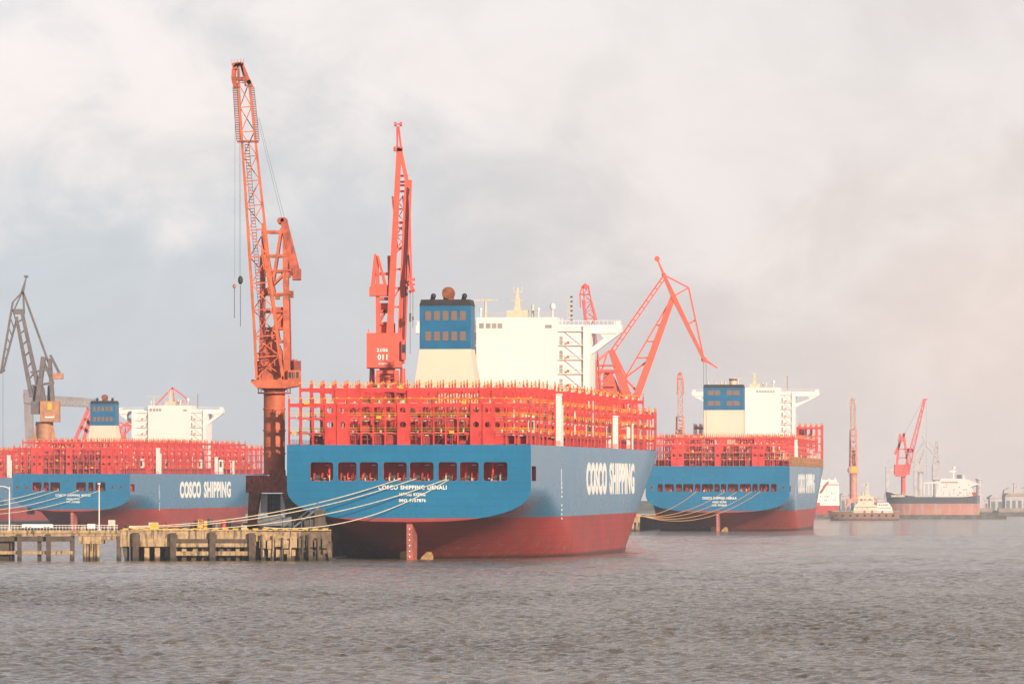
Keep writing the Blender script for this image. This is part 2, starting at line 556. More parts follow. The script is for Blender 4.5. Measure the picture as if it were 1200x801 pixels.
# ------------------------------------------------------------------ water
def build_water():
    rng = np.random.RandomState(5)
    ys = list(np.arange(385.0, 800.0, 0.32))
    y = ys[-1] + .36
    st = 0.33
    while y < 9000:
        ys.append(y)
        y += st
        st = min(st * 1.0015, 1.2) if y < 2200 else st * 1.04
    ys.append(9000.0)
    ys = np.array(ys)
    NC = 420
    u = np.linspace(-1, 1, NC)
    Y = np.repeat(ys[:, None], NC, 1)
    X = u[None, :] * (0.092 * ys[:, None] + 14.0)
    Z = np.zeros_like(X)
    step = np.gradient(ys)[:, None]
    dX = np.zeros_like(X)
    for i in range(96):
        lam = 0.75 * (4.4 / 0.75) ** (rng.rand() ** 1.1)
        th = R(90 + rng.normal() * 52)          # direction of travel, mostly towards / away from the camera
        k = 2 * math.pi / lam
        amp = 0.0102 * lam ** 0.52
        ph = rng.rand() * 2 * math.pi
        att = np.clip((lam / (2.2 * step) - 0.6), 0, 1)
        kx, ky = k * math.cos(th), k * math.sin(th)
        warp = 0.8 * np.sin(X * 0.05 + ph) + 0.8 * np.sin(Y * 0.021 + 2 * ph)
        w = np.cos(kx * X + ky * Y + ph + warp)
        Z += att * amp * (w + 0.25 * np.abs(w) ** 3)
    gust = 0.75 + 0.25 * np.sin(X * 0.019 + 1.3 + 1.7 * np.sin(Y * 0.006)) * np.sin(Y * 0.013 + 0.4)
    Z *= gust
    nr = len(ys)
    co_ = np.stack([X, Y, Z], -1).reshape(-1, 3).astype(np.float32)
    idx = np.arange(nr * NC, dtype=np.int32).reshape(nr, NC)
    q = np.stack([idx[:-1, :-1], idx[:-1, 1:], idx[1:, 1:], idx[1:, :-1]], -1).reshape(-1, 4)
    ext = np.array([(-6000, -400, -1.2), (6000, -400, -1.2), (6000, 9000, -1.2), (-6000, 9000, -1.2)], dtype=np.float32)
    base = len(co_)
    co_ = np.concatenate([co_, ext])
    q = np.concatenate([q, np.array([[base, base + 1, base + 2, base + 3]], dtype=np.int32)])
    me = bpy.data.meshes.new('water')
    me.vertices.add(len(co_))
    me.vertices.foreach_set('co', co_.ravel())
    me.loops.add(q.size)
    me.loops.foreach_set('vertex_index', q.ravel())
    me.polygons.add(len(q))
    me.polygons.foreach_set('loop_start', np.arange(0, q.size, 4, dtype=np.int32))
    me.polygons.foreach_set('loop_total', np.full(len(q), 4, dtype=np.int32))
    me.polygons.foreach_set('use_smooth', np.ones(len(q), dtype=bool))
    me.update(calc_edges=True)
    m, g, p = new_mat('river water')
    v = g.n('ShaderNodeTexCoord').outputs['Object']
    patch = g.noise(g.mapping(v, scale=(1, 0.22, 1)), 0.05, 5, 0.62)
    small = g.noise(g.mapping(v, scale=(1, 0.45, 1)), 0.55, 5, 0.65)
    c = g.mix(g.ramp(patch, 0.38, 0.62), (0.15, 0.108, 0.068), (0.245, 0.198, 0.148))
    c = g.mix(g.ramp(small, 0.5, 0.72, 0, 0.5), c, (0.42, 0.28, 0.17))
    g.put(p.inputs['Base Color'], c)
    p.inputs['Roughness'].default_value = 0.07
    p.inputs['IOR'].default_value = 1.45
    b1 = g.n('ShaderNodeBump')
    b1.inputs['Strength'].default_value = 0.9
    b1.inputs['Distance'].default_value = 0.5
    hh = g.math('ADD', g.noise(g.mapping(v, scale=(1, 0.7, 1)), 2.6, 6, 0.72),
                g.math('MULTIPLY', g.noise(g.mapping(v, scale=(0.7, 1.0, 1)), 0.5, 4, 0.6), 1.6))
    g.l(hh, b1.inputs['Height'])
    g.l(b1.outputs[0], p.inputs['Normal'])
    me.materials.append(m)
    o = bpy.data.objects.new('water', me)
    COL.objects.link(o)
    tag(o, kind='structure')


build_water()

# far land and shore
def build_land():
    mb = MB()
    mb.box(-6000, 6000, 6250, 8990, -0.5, 2.6)
    tag(mb.build('shore', M['land']), kind='structure')
    # wooded rise beyond the river, an uneven low ridge
    mb = MB()
    rnd = random.Random(3)
    pts = []
    x = -1500
    h = 16
    while x < 1500:
        h = max(8, min(20, h + rnd.uniform(-3, 3)))
        pts.append((x, h))
        x += rnd.uniform(6, 22)
    vs, fs = [], []
    for k, (x, h) in enumerate(pts):
        for (yy, zz) in ((7300, 2.4), (7330, h * 0.8), (7400, h), (7520, 2.4)):
            vs.append((x, yy + rnd.uniform(-10, 10), zz))
    for k in range(len(pts) - 1):
        for j in range(3):
            a = k * 4 + j
            fs.append((a, a + 4, a + 5, a + 1))
    mb.add(vs, fs)
    tag(mb.build('hills', M['land']), kind='structure')


build_land()


# ------------------------------------------------------------------ container ships
def lerp(a, b, t):
    return a + (b - a) * t


def interp(x, tab):
    for (a, b), (c, d) in zip(tab, tab[1:]):
        if x <= c:
            return b + (d - b) * max(0, (x - a)) / (c - a)
    return tab[-1][1]


def hull_mesh(parent, L, B, H, zt, wins, wz, mat, side_gap=True, zb_tab=None, bow=(0.46, 0.70)):
    """half-breadth surface from stern (y=0) to stem (y=L), transom with window openings, weather deck"""
    zfull = zt + 7.3
    zb_t = zb_tab or [(0, zt), (4, zt - 0.7), (12, zt - 2.4), (22, zt - 5.4), (32, zt - 9.5), (44, -6), (70, -9), (110, -11), (L, -11)]
    zf_t = [(0, zfull), (25, zfull - 1.2), (45, 10.5), (65, 5.5), (90, 1.0), (120, -4), (L, -4)]
    n_t = [(0, 2.5), (12, 1.9), (28, 1.35), (50, 1.5), (80, 2.0), (130, 2.6), (L, 3.0)]
    stations = [0, 1.5, 5, 9, 14, 20, 26, 32, 38, 44, 50, 57, 64, 72, 81, 90, 100, 112, 126, 145, 165, 185, 0.56 * L, 0.6 * L, 0.64 * L,
                0.68 * L, 0.72 * L, 0.76 * L, 0.8 * L, 0.84 * L, 0.87 * L, 0.9 * L, 0.925 * L, 0.945 * L, 0.96 * L, 0.975 * L, 0.985 * L, 0.993 * L, L]
    stations = sorted(set([s for s in stations]))
    NL = 22
    upper = [wz[0], wz[1] - 0.9, wz[1] + 0.3, H]

    def half(s, z):
        zb, zf, n = interp(s, zb_t), interp(s, zf_t), interp(s, n_t)
        t = min(1, max(0, (z - zb) / max(0.5, zf - zb)))
        b = B * max(0.0, 1 - (1 - t) ** n) ** (1 / n)
        q = min(1, max(0, z / H))
        s1 = L * (0.93 + 0.07 * q)
        s0 = L * lerp(bow[0], bow[1], q ** 1.15)
        if s > s0:
            k = min(1, (s - s0) / (s1 - s0))
            b *= max(0, 1 - k ** lerp(1.8, 2.3, q))
        return b

    def spos(s, z):
        q = min(1, max(0, z / H))
        s1 = L * (0.93 + 0.07 * q)
        return s if s < 0.5 * L else 0.5 * L + (s - 0.5 * L) * (s1 - 0.5 * L) / (0.5 * L)

    rows = []
    for s in stations:
        zlow = max(interp(s, zb_t), -3.0)
        zs = [lerp(zlow, zfull, (k / (NL - 1)) ** 1.35) for k in range(NL)] + upper
        rows.append([(half(spos(s, z), z), spos(s, z), z) for z in zs])
    mb = MB()
    ns, nz = len(rows), len(rows[0])
    for side in (1, -1):
        vs = [(side * b, s, z) for row in rows for (b, s, z) in row]
        fs = []
        for i in range(ns - 1):
            for j in range(nz - 1):
                if side == 1 and side_gap and j == NL and i in (1, 2):
                    continue
                a = i * nz + j
                f = (a, a + nz, a + nz + 1, a + 1)
                fs.append(f if side == 1 else f[::-1])
        mb.add(vs, fs, 0, True)
    # deck
    dk = [(r[-1][0], r[-1][1]) for r in rows]
    for i in range(ns - 1):
        (b0, s0), (b1, s1) = dk[i], dk[i + 1]
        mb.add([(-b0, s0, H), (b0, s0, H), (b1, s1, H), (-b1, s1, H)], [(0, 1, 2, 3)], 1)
    # transom with openings
    bm = bmesh.new()
    outline = [(b, z) for (b, s, z) in rows[0]]
    loop = [(-b, z) for b, z in outline[::-1]] + [(b, z) for b, z in outline if b > 1e-4]
    ed = []

    def ring(pts):
        vv = [bm.verts.new((x, 0, z)) for x, z in pts]
        for i in range(len(vv)):
            ed.append(bm.edges.new((vv[i], vv[(i + 1) % len(vv)])))
    ring(loop)
    rims = []
    for (x0, x1) in wins:
        z0, z1, r = wz[0] + 0.05, wz[1] - 0.05, min(0.55, (x1 - x0) * 0.3)
        pts = []
        for cx, cz, a0 in ((x1 - r, z0 + r, -90), (x1 - r, z1 - r, 0), (x0 + r, z1 - r, 90), (x0 + r, z0 + r, 180)):
            for k in range(5):
                t = R(a0 + 90 * k / 4)
                pts.append((cx + r * math.cos(t), cz + r * math.sin(t)))
        ring(pts)
        rims.append(pts)
    res = bmesh.ops.triangle_fill(bm, use_beauty=True, use_dissolve=False, edges=ed)
    bm.verts.index_update()
    vs = [tuple(v.co) for v in bm.verts]
    fs = []
    for f in bm.faces:
        c = f.calc_center_median()
        # the fill must leave the openings open
        inside = any(x0 + 0.02 < c.x < x1 - 0.02 and wz[0] + 0.1 < c.z < wz[1] - 0.1 and all(x0 - 0.01 <= v.co.x <= x1 + 0.01 and wz[0] - 0.01 <= v.co.z <= wz[1] + 0.01 for v in f.verts) for x0, x1 in wins)
        if inside:
            continue
        ids = [v.index for v in f.verts]
        if f.normal.y > 0:
            ids = ids[::-1]
        fs.append(ids)
    bm.free()
    mb.add(vs, fs, 0)
    for pts in rims:
        n = len(pts)
        mb.add([(x, 0, z) for x, z in pts] + [(x, 0.45, z) for x, z in pts], [(i, (i + 1) % n, n + (i + 1) % n, n + i) for i in range(n)], 2)
    return mb.build('hull', [mat, M['redsh'], M['red']], parent)


def mooring_deck(parent, B, wins, wz, seed=1):
    rnd = random.Random(seed)
    z0, z1 = wz[0] - 0.8, wz[1] + 0.7
    b = B - 0.3
    mb = MB()
    mb.add([(-b, 0.5, z0), (b, 0.5, z0), (b, 11, z0), (-b, 11, z0)], [(0, 1, 2, 3)])
    mb.add([(-b, 0.5, z1), (b, 0.5, z1), (b, 11, z1), (-b, 11, z1)], [(3, 2, 1, 0)])
    mb.add([(-b, 11, z0), (b, 11, z0), (b, 11, z1), (-b, 11, z1)], [(0, 1, 2, 3)])
    mb.add([(-b, 0.5, z0), (-b, 11, z0), (-b, 11, z1), (-b, 0.5, z1)], [(0, 1, 2, 3)])
    for k in range(9):                     # stiffeners and pillars
        x = -b + (k + 0.5) * 2 * b / 9 + rnd.uniform(-.5, .5)
        mb.box(x - 0.18, x + 0.18, 4.0, 4.36, z0, z1)
        mb.box(x + 1.2, x + 1.7, 10.3, 10.99, z0, z1)
    mb.box(B - 1.6, B - 1.5, 1.2, 10.5, wz[0] + 1.1, wz[1] + 0.5, 1)
    part(mb, 'mooring_deck', [M['red'], M['red']], parent)
    for i, (x0, x1) in enumerate(wins):
        cx, w = (x0 + x1) / 2, (x1 - x0)
        mb = MB()
        zz = wz[0] - 0.8
        xo = cx + rnd.uniform(-.15, .15) * w
        mb.box(xo - w * 0.3, xo + w * 0.3, 1.6, 3.2, zz, zz + 1.0, 0)
        for sx in (-0.3, 0.05, 0.3):
            mb.tube((xo + sx * w - 0.1, 2.4, zz + 1.5), (xo + sx * w + 0.1, 2.4, zz + 1.5), 1.05, n=14, mi=0)
        mb.tube((xo - 0.28 * w, 2.4, zz + 1.5), (xo + 0.02 * w, 2.4, zz + 1.5), 0.62, n=10, mi=1)
        mb.tube((xo - 0.48 * w, 2.0, zz + 1.3), (xo + 0.4 * w, 2.0, zz + 1.35), 0.11, n=6, mi=2)
        for k in range(3):
            px = cx + rnd.uniform(-.45, .45) * w
            mb.tube((px, 1.0, zz), (px, 1.0, zz + rnd.uniform(1.2, 2.2)), 0.16, n=6, mi=rnd.choice((1, 2, 3)))
        part(mb, 'mooring_winch', [M['red'], M['green'], M['offwhite'], M['orange']], parent)
        mb = MB()
        mb.box(cx - 0.45 + w * 0.1, cx + 0.45 + w * 0.1, 5.0, 5.4, wz[1] - 0.75, wz[1] - 0.55)
        part(mb, 'ceiling_lamp', M['lettering'], parent)


RAILS = [True]


def lashing_bridge(parent, y, B, n, H, levels, solids, src=None, low=0):
    """transverse red frame of posts and beams, catwalks with yellow rails; src: copy an equal one built before"""
    if src:
        o = src.copy()
        COL.objects.link(o)
        o.parent = parent
        o.location = (0, y, 0)
        for ch in src.children:
            c = ch.copy()
            COL.objects.link(c)
            c.parent = o
        return o
    rnd = random.Random(n + len(levels))
    mb, ye = MB(), MB()
    pitch = 2 * B / n
    top = levels[-1]
    T = 0.6
    for i in range(n + 1):
        x = -B + 0.1 + i * (2 * B - 0.2) / n
        w = 0.125
        mb.box(x - w, x + w, -T, T, H, top + 0.2)
        mb.box(x - w, x + w, -T, -T + 0.35, top + 0.2, top + 0.9)
        mb.box(x - w, x + w, T - 0.35, T, top + 0.2, top + 0.9)
        mb.box(x - w * .8, x + w * .8, -T + 0.36, T - 0.36, top + 0.5, top + 0.9)
        mb.beam((x, -0.2, top + 0.9), (x, -0.1, top + 1.75), 0.3, 0.3, w2=0.12, h2=0.12)
        for sy in (-T, T):
            ye.box(x - 0.13, x + 0.13, sy - 0.1, sy + 0.1, top + 0.91, top + 1.25)
    for k, z in enumerate(levels):
        hgt = 0.75 if k == len(levels) - 1 else 0.18
        mb.box(-B, B, -T + 0.01, T - 0.01, z - hgt, z)
        # gussets make the bay tops look rounded
        for i in range(n):
            x = -B + i * pitch
            for a, s in ((x + 0.2, 1), (x + pitch - 0.2, -1)):
                mb.prism([(a, z - hgt), (a + s * 0.4, z - hgt), (a + s * 0.12, z - hgt - 0.14), (a, z - hgt - 0.42)], -T + 0.05, -T + 0.17)
    prev = [H] + levels
    for k, z in enumerate(levels):
        # yellow hand rails of the catwalks
        if RAILS[0] or k == 0:
            ye.box(-B, B, -T - 0.28, -T - 0.22, z + 1.0, z + 1.06)
        if RAILS[0] and k < len(levels) - 1:
            ye.box(-B, B, -T - 0.28, -T - 0.22, z + 0.55, z + 0.60)
        for i in range(0, n):
            if (i * 7 + k * 3) % 13 == 0:
                x = -B + (i + 0.5) * pitch
                ye.box(x - 0.5, x + 0.5, -T - 0.3, -T + 0.1, z - 0.2, z + 0.35)
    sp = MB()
    # dense inner framing: short ladders and shear panels at the far plane of the catwalk, coloured dark as interior shade
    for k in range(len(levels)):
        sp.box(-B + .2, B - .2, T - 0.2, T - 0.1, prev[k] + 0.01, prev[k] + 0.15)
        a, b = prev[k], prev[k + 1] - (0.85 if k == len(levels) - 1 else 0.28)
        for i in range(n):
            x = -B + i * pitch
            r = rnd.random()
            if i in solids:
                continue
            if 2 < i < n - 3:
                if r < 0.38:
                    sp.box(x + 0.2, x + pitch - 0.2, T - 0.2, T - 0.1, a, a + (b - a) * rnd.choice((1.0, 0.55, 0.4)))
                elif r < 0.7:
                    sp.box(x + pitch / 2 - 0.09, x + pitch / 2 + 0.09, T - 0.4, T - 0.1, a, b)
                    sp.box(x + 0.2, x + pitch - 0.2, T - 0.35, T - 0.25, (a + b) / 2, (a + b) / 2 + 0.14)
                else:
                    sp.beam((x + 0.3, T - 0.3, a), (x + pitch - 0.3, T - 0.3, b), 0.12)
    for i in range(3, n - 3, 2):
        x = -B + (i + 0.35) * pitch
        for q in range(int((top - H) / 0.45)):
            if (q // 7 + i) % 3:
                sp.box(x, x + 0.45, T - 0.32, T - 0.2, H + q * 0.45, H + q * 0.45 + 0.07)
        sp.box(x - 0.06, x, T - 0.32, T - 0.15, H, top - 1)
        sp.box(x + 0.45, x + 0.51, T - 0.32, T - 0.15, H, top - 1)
    for i in solids:
        x = -B + i * pitch
        holes = [(prev[k] + prev[k + 1]) / 2 + 0.1 for k in range(1, len(levels))]
        mb.holeplate(x + 0.08, x + pitch - 0.08, H, top - 0.4, -T - 0.34, -T - 0.30, [holes[0], holes[1]] if len(holes) > 1 else holes, 0.66)
        if len(holes) > 2:
            pass
    o = part(mb, 'lashing_bridge', M['red'], parent)
    o.location = (0, y, 0)
    part(ye, 'handrail', M['yellow'], o)
    part(sp, 'shear_panel', M['redsh'], o)  # darker red stands in for the shade inside the frames
    # pale lamps and lashing fittings hung below the catwalks
    lm = MB()
    for k, z in enumerate(levels):
        lm.box(-B + 0.3, B - 0.3, 0.32, 0.38, z + 0.021, z + 0.08)
        lm.box(-B + 0.3, B - 0.3, 0.2, 0.26, z - 0.5, z - 0.45)
        for i in range(n):
            if rnd.random() < 0.4:
                x = -B + (i + rnd.uniform(.25, .6)) * pitch
                lm.box(x, x + 0.75, 0.1, 0.4, z - 0.62, z - 0.42)
            if rnd.random() < 0.5:
                x = -B + (i + rnd.uniform(.2, .7)) * pitch
                lm.box(x, x + rnd.uniform(.25, .5), 0.2, 0.5, z + 0.02, z + rnd.uniform(.4, .9))
    part(lm, 'lashing_gear', M['offwhite'], o)
    return o


def deckhouse(parent, s, H, zt, half_main, half_tower, half_wing, depth=12.0, win_right=False):
    """white accommodation block with open stair towers, bridge wings, masts"""
    mb = MB()
    mb.box(-half_main, half_main, 0, depth, H, zt)
    mb.box(-half_main - 0.03, half_main + 0.03, -0.05, 0.0, zt - 3.0, zt - 2.9)
    o = part(mb, 'deckhouse', M['white'], parent)
    o.location = (0, s, 0)
    # window band at the top
    wm = MB()
    if win_right:
        for k in range(7):
            x = 0.5 + k * 1.25
            wm.box(x, x + 0.9, -0.04, 0.1, zt - 2.2, zt - 1.3)
    else:
        for k, x in enumerate((-9.0, -7.4, -6.0, -4.6)):
            wm.box(x, x + 1.1, -0.04, 0.1, zt - 2.6, zt - 1.4)
        wm.box(half_main - 3.0, half_main - 1.4, -0.04, 0.1, zt - 2.6, zt - 1.8)
    part(wm, 'window', M['paleglass'], o)
    wz = zt - 1.8
    for sg in (-1, 1):
        tw = MB()
        xa, xb = half_main, half_tower
        # set-back wall and deck slabs with rails
        def X(a, b):
            return (min(sg * a, sg * b), max(sg * a, sg * b))
        x0, x1 = X(xa + 0.005, xb - 0.6)
        tw.box(x0, x1, 0.7, depth - 0.5, H, wz - 0.3)
        x0, x1 = X(xb - 1.6, xb)
        tw.box(x0, x1, 0.0, depth, H, wz - 0.1)
        z = wz - 1.4
        k = 0
        zl = []
        while z > H + 1:
            x0, x1 = X(xa + 0.01, xb - 1.61)
            tw.box(x0, x1, -0.05, 0.7, z - 0.2, z)
            tw.box(x0, x1, -0.12, -0.08, z + 0.95, z + 1.03)
            tw.box(x0, x1, -0.12, -0.08, z + 0.45, z + 0.51)
            zl.append(z)
            z -= 3.35
        for a, b in zip(zl, zl[1:]):
            tw.beam((sg * (xa + 1.4), 0.5, a), (sg * (xb - 2.2), 0.5, b), 0.12, 0.25)
        ob = part(tw, 'stair_tower', M['white'], o)
        dm = MB()
        for z in zl[1:]:
            x0, x1 = X(xa + 0.35, xa + 1.15)
            dm.box(x0, x1, 0.64, 0.69, z, z + 2.0)
        part(dm, 'door', M['paleglass'], o)
        rb = MB()
        for z in zl[1:]:
            x0, x1 = X(xa + 2.2, xa + 2.8)
            rb.box(x0, x1, -0.2, -0.13, z + 0.2, z + 0.8)
        part(rb, 'lifebuoy', M['orange'], o)
        # bridge wing with triangular bracket
        wg = MB()
        P = lambda a, z: (sg * a, z)
        xt = half_wing
        wg.prism([P(xa, wz), P(xt, wz), P(xt, wz - 1.7), P(xt - 1.2, wz - 2.0), P(xb, wz - 2.0), P(xa, wz - 2.0)][::sg], 3.0, 6.2)
        wg.prism([P(xt - 1.3, wz - 2.0), P(xt, wz - 1.75), P(xb, wz - 7.0), P(xb - 0.3, wz - 5.6), P(xt - 4.2, wz - 3.2), P(xt - 5.2, wz - 2.0)][::sg], 3.4, 5.8)
        for k in range(int(xt - xa)):
            xx = sg * (xa + 0.6 + k)
            wg.box(xx - 0.04, xx + 0.04, 3.0, 3.08, wz, wz + 1.1)
        x0, x1 = X(xa, xt)
        wg.box(x0, x1, 3.0, 3.08, wz + 1.0, wz + 1.1)
        wg.box(*X(xt - 1.8, xt - 0.3), 3.2, 5.8, wz + 0.004, wz + 0.9)
        part(wg, 'bridge_wing', M['white'], o)
    # masts and aerials
    mm = MB()
    mm.beam((-0.5, depth / 2, zt), (-0.5, depth / 2, zt + 7.2), 2.0, 2.0, w2=0.4, h2=0.4)
    mm.box(-2.2, 1.2, depth / 2 - .5, depth / 2 + .5, zt + 4.0, zt + 4.25)
    mm.box(-1.6, 0.6, depth / 2 - .4, depth / 2 + .4, zt + 6.0, zt + 6.2)
    mm.box(-3.0, 2.0, depth / 2 - 1.4, depth / 2 + 1.4, zt, zt + 1.8)
    for x in (-1.5, 0.5):
        mm.box(x - 0.1, x + 0.1, depth / 2 - .1, depth / 2 + .1, zt + 6.2, zt + 7.5)
    part(mm, 'mast', M['offwhite'], o)
    mm = MB()
    mm.tube((-8.0, 4, zt), (-8.0, 4, zt + 4.0), 0.35, 0.25)
    mm.box(-11.0, -5.0, 3.7, 4.3, zt + 4.0, zt + 4.35)
    part(mm, 'radar', M['offwhite'], o)
    for x, r, hh in ((8.2, 0.75, 2.0), (4.8, 0.4, 1.6), (-10.0 if half_main > 10.5 else -9.0, 0.35, 1.7)):
        mm = MB()
        mm.tube((x, 3, zt), (x, 3, zt + hh), 0.16)
        mm.ball((x, 3, zt + hh + r * 0.8), r, sz=1.2)
        part(mm, 'satellite_dome', M['white'], o)
    mm = MB()
    x = half_main + 2.0
    for k in range(4):
        mm.beam((x + (k % 2) * .5, 4 + (k // 2) * .5, wz), (x + .2 + (k % 2) * .15, 4.2 + (k // 2) * .1, zt + 4.5), 0.12)
    for k in range(9):
        mm.box(x - .1, x + .7, 3.9, 4.6, wz + 0.8 * k, wz + 0.8 * k + 0.12)
    for k in range(6):
        mm.box(x + 0.6, x + 1.1, 4, 4.3, wz + 1.1 * k + 1, wz + 1.1 * k + 1.4, 1)
    part(mm, 'signal_mast', [M['offwhite'], M['black']], o)
    mm = MB()
    for k in range(int(2 * half_main)):
        mm.box(-half_main + k + 0.4, -half_main + k + 0.46, 0.1, 0.16, zt, zt + 1.1)
    mm.box(-half_main, half_main, 0.1, 0.16, zt + 1.02, zt + 1.1)
    mm.box(-half_main, half_main, 0.1, 0.16, zt + 0.5, zt + 0.55)
    part(mm, 'railing', M['offwhite'], o)
    mm = MB()
    mm.tube((3.2, 5, zt), (3.2, 5, zt + 3.2), 0.4, 0.3)
    part(mm, 'vent_pipe', M['offwhite'], o)
    return o


def funnel(parent, s, H, zc, zt, hw_top, hw_bot, depth, rows, cols, x0=0.0, groups=None):
    mb = MB()
    zmid = H
    vs = []
    for z, hw, d in ((H, hw_bot + 1.2, depth + 3.5), (zc, hw_top, depth)):
        vs += [(-hw, 0, z), (hw, 0, z), (hw, d, z), (-hw, d, z)]
    mb.add(vs, [(0, 1, 5, 4), (1, 2, 6, 5), (2, 3, 7, 6), (3, 0, 4, 7), (4, 5, 6, 7)])
    o = part(mb, 'engine_casing', M['cream'], parent)
    o.location = (x0, s, 0)
    mb = MB()
    mb.box(-hw_top - 0.02, hw_top + 0.02, -0.1, depth, zc + 0.01, zt - 1.35)
    f = part(mb, 'funnel', M['blue'], o)
    mb = MB()
    mb.prism([(-hw_top - 0.1, zt - 1.34), (hw_top + 0.1, zt - 1.34), (hw_top - 0.3, zt), (-hw_top + 0.3, zt)][::-1], -0.15, depth + 0.1)
    part(mb, 'funnel_cap', M['black'], o)
    hgt = zt - 1.35 - zc
    lm = MB()
    for r in range(rows):
        z = zc + hgt * (0.19 + 0.47 * r / max(1, rows - 1)) + (0.1 if r else 0)
        for (xa, xb) in (groups or [(-0.78 + 0.34 * c, -0.55 + 0.34 * c) for c in range(cols)]):
            m2 = MB()
            m2.box(xa * hw_top, xb * hw_top, -0.17, -0.11, z, z + hgt * 0.21)
            part(m2, 'louvre', M['louvre'], f)
    return o


def exhausts(parent, zt, kind):
    if kind == 'round':
        mb = MB()
        mb.tube((0.4, 2.8, zt - 0.2), (0.4, 2.8, zt + 0.9), 1.2, n=14)
        mb.ball((0.4, 2.6, zt + 1.35), 1.45, n=16)
        mb.tube((0.4, 1.0, zt + 1.5), (0.4, 2.6, zt + 1.4), 1.25, n=16)
        part(mb, 'exhaust_pipe', M['rust'], parent)
        for x in (-3.2, 3.6):
            mb = MB()
            mb.tube((x, 2.5, zt - 0.2), (x + 0.5, 1.8, zt + 1.0), 0.5, n=10)
            mb.ball((x + 0.4, 1.8, zt + 0.8), 0.6)
            part(mb, 'exhaust_pipe', M['black'], parent)
    else:
        mb = MB()
        mb.tube((3.8, 3.5, zt - 0.2), (3.8, 3.5, zt + 1.7), 1.5, n=14)
        mb.tube((3.8, 3.5, zt + 1.7), (3.8, 3.5, zt + 2.5), 1.7, n=14, mi=1)
        part(mb, 'exhaust_pipe', [M['offwhite'], M['rust']], parent)
        for x in (-6.5, -3.5, -1.0, 0.5):
            mb = MB()
            mb.tube((x, 2.5, zt - 0.2), (x, 2.5, zt + 1.4), 0.3, n=8)
            part(mb, 'exhaust_pipe', M['offwhite'], parent)


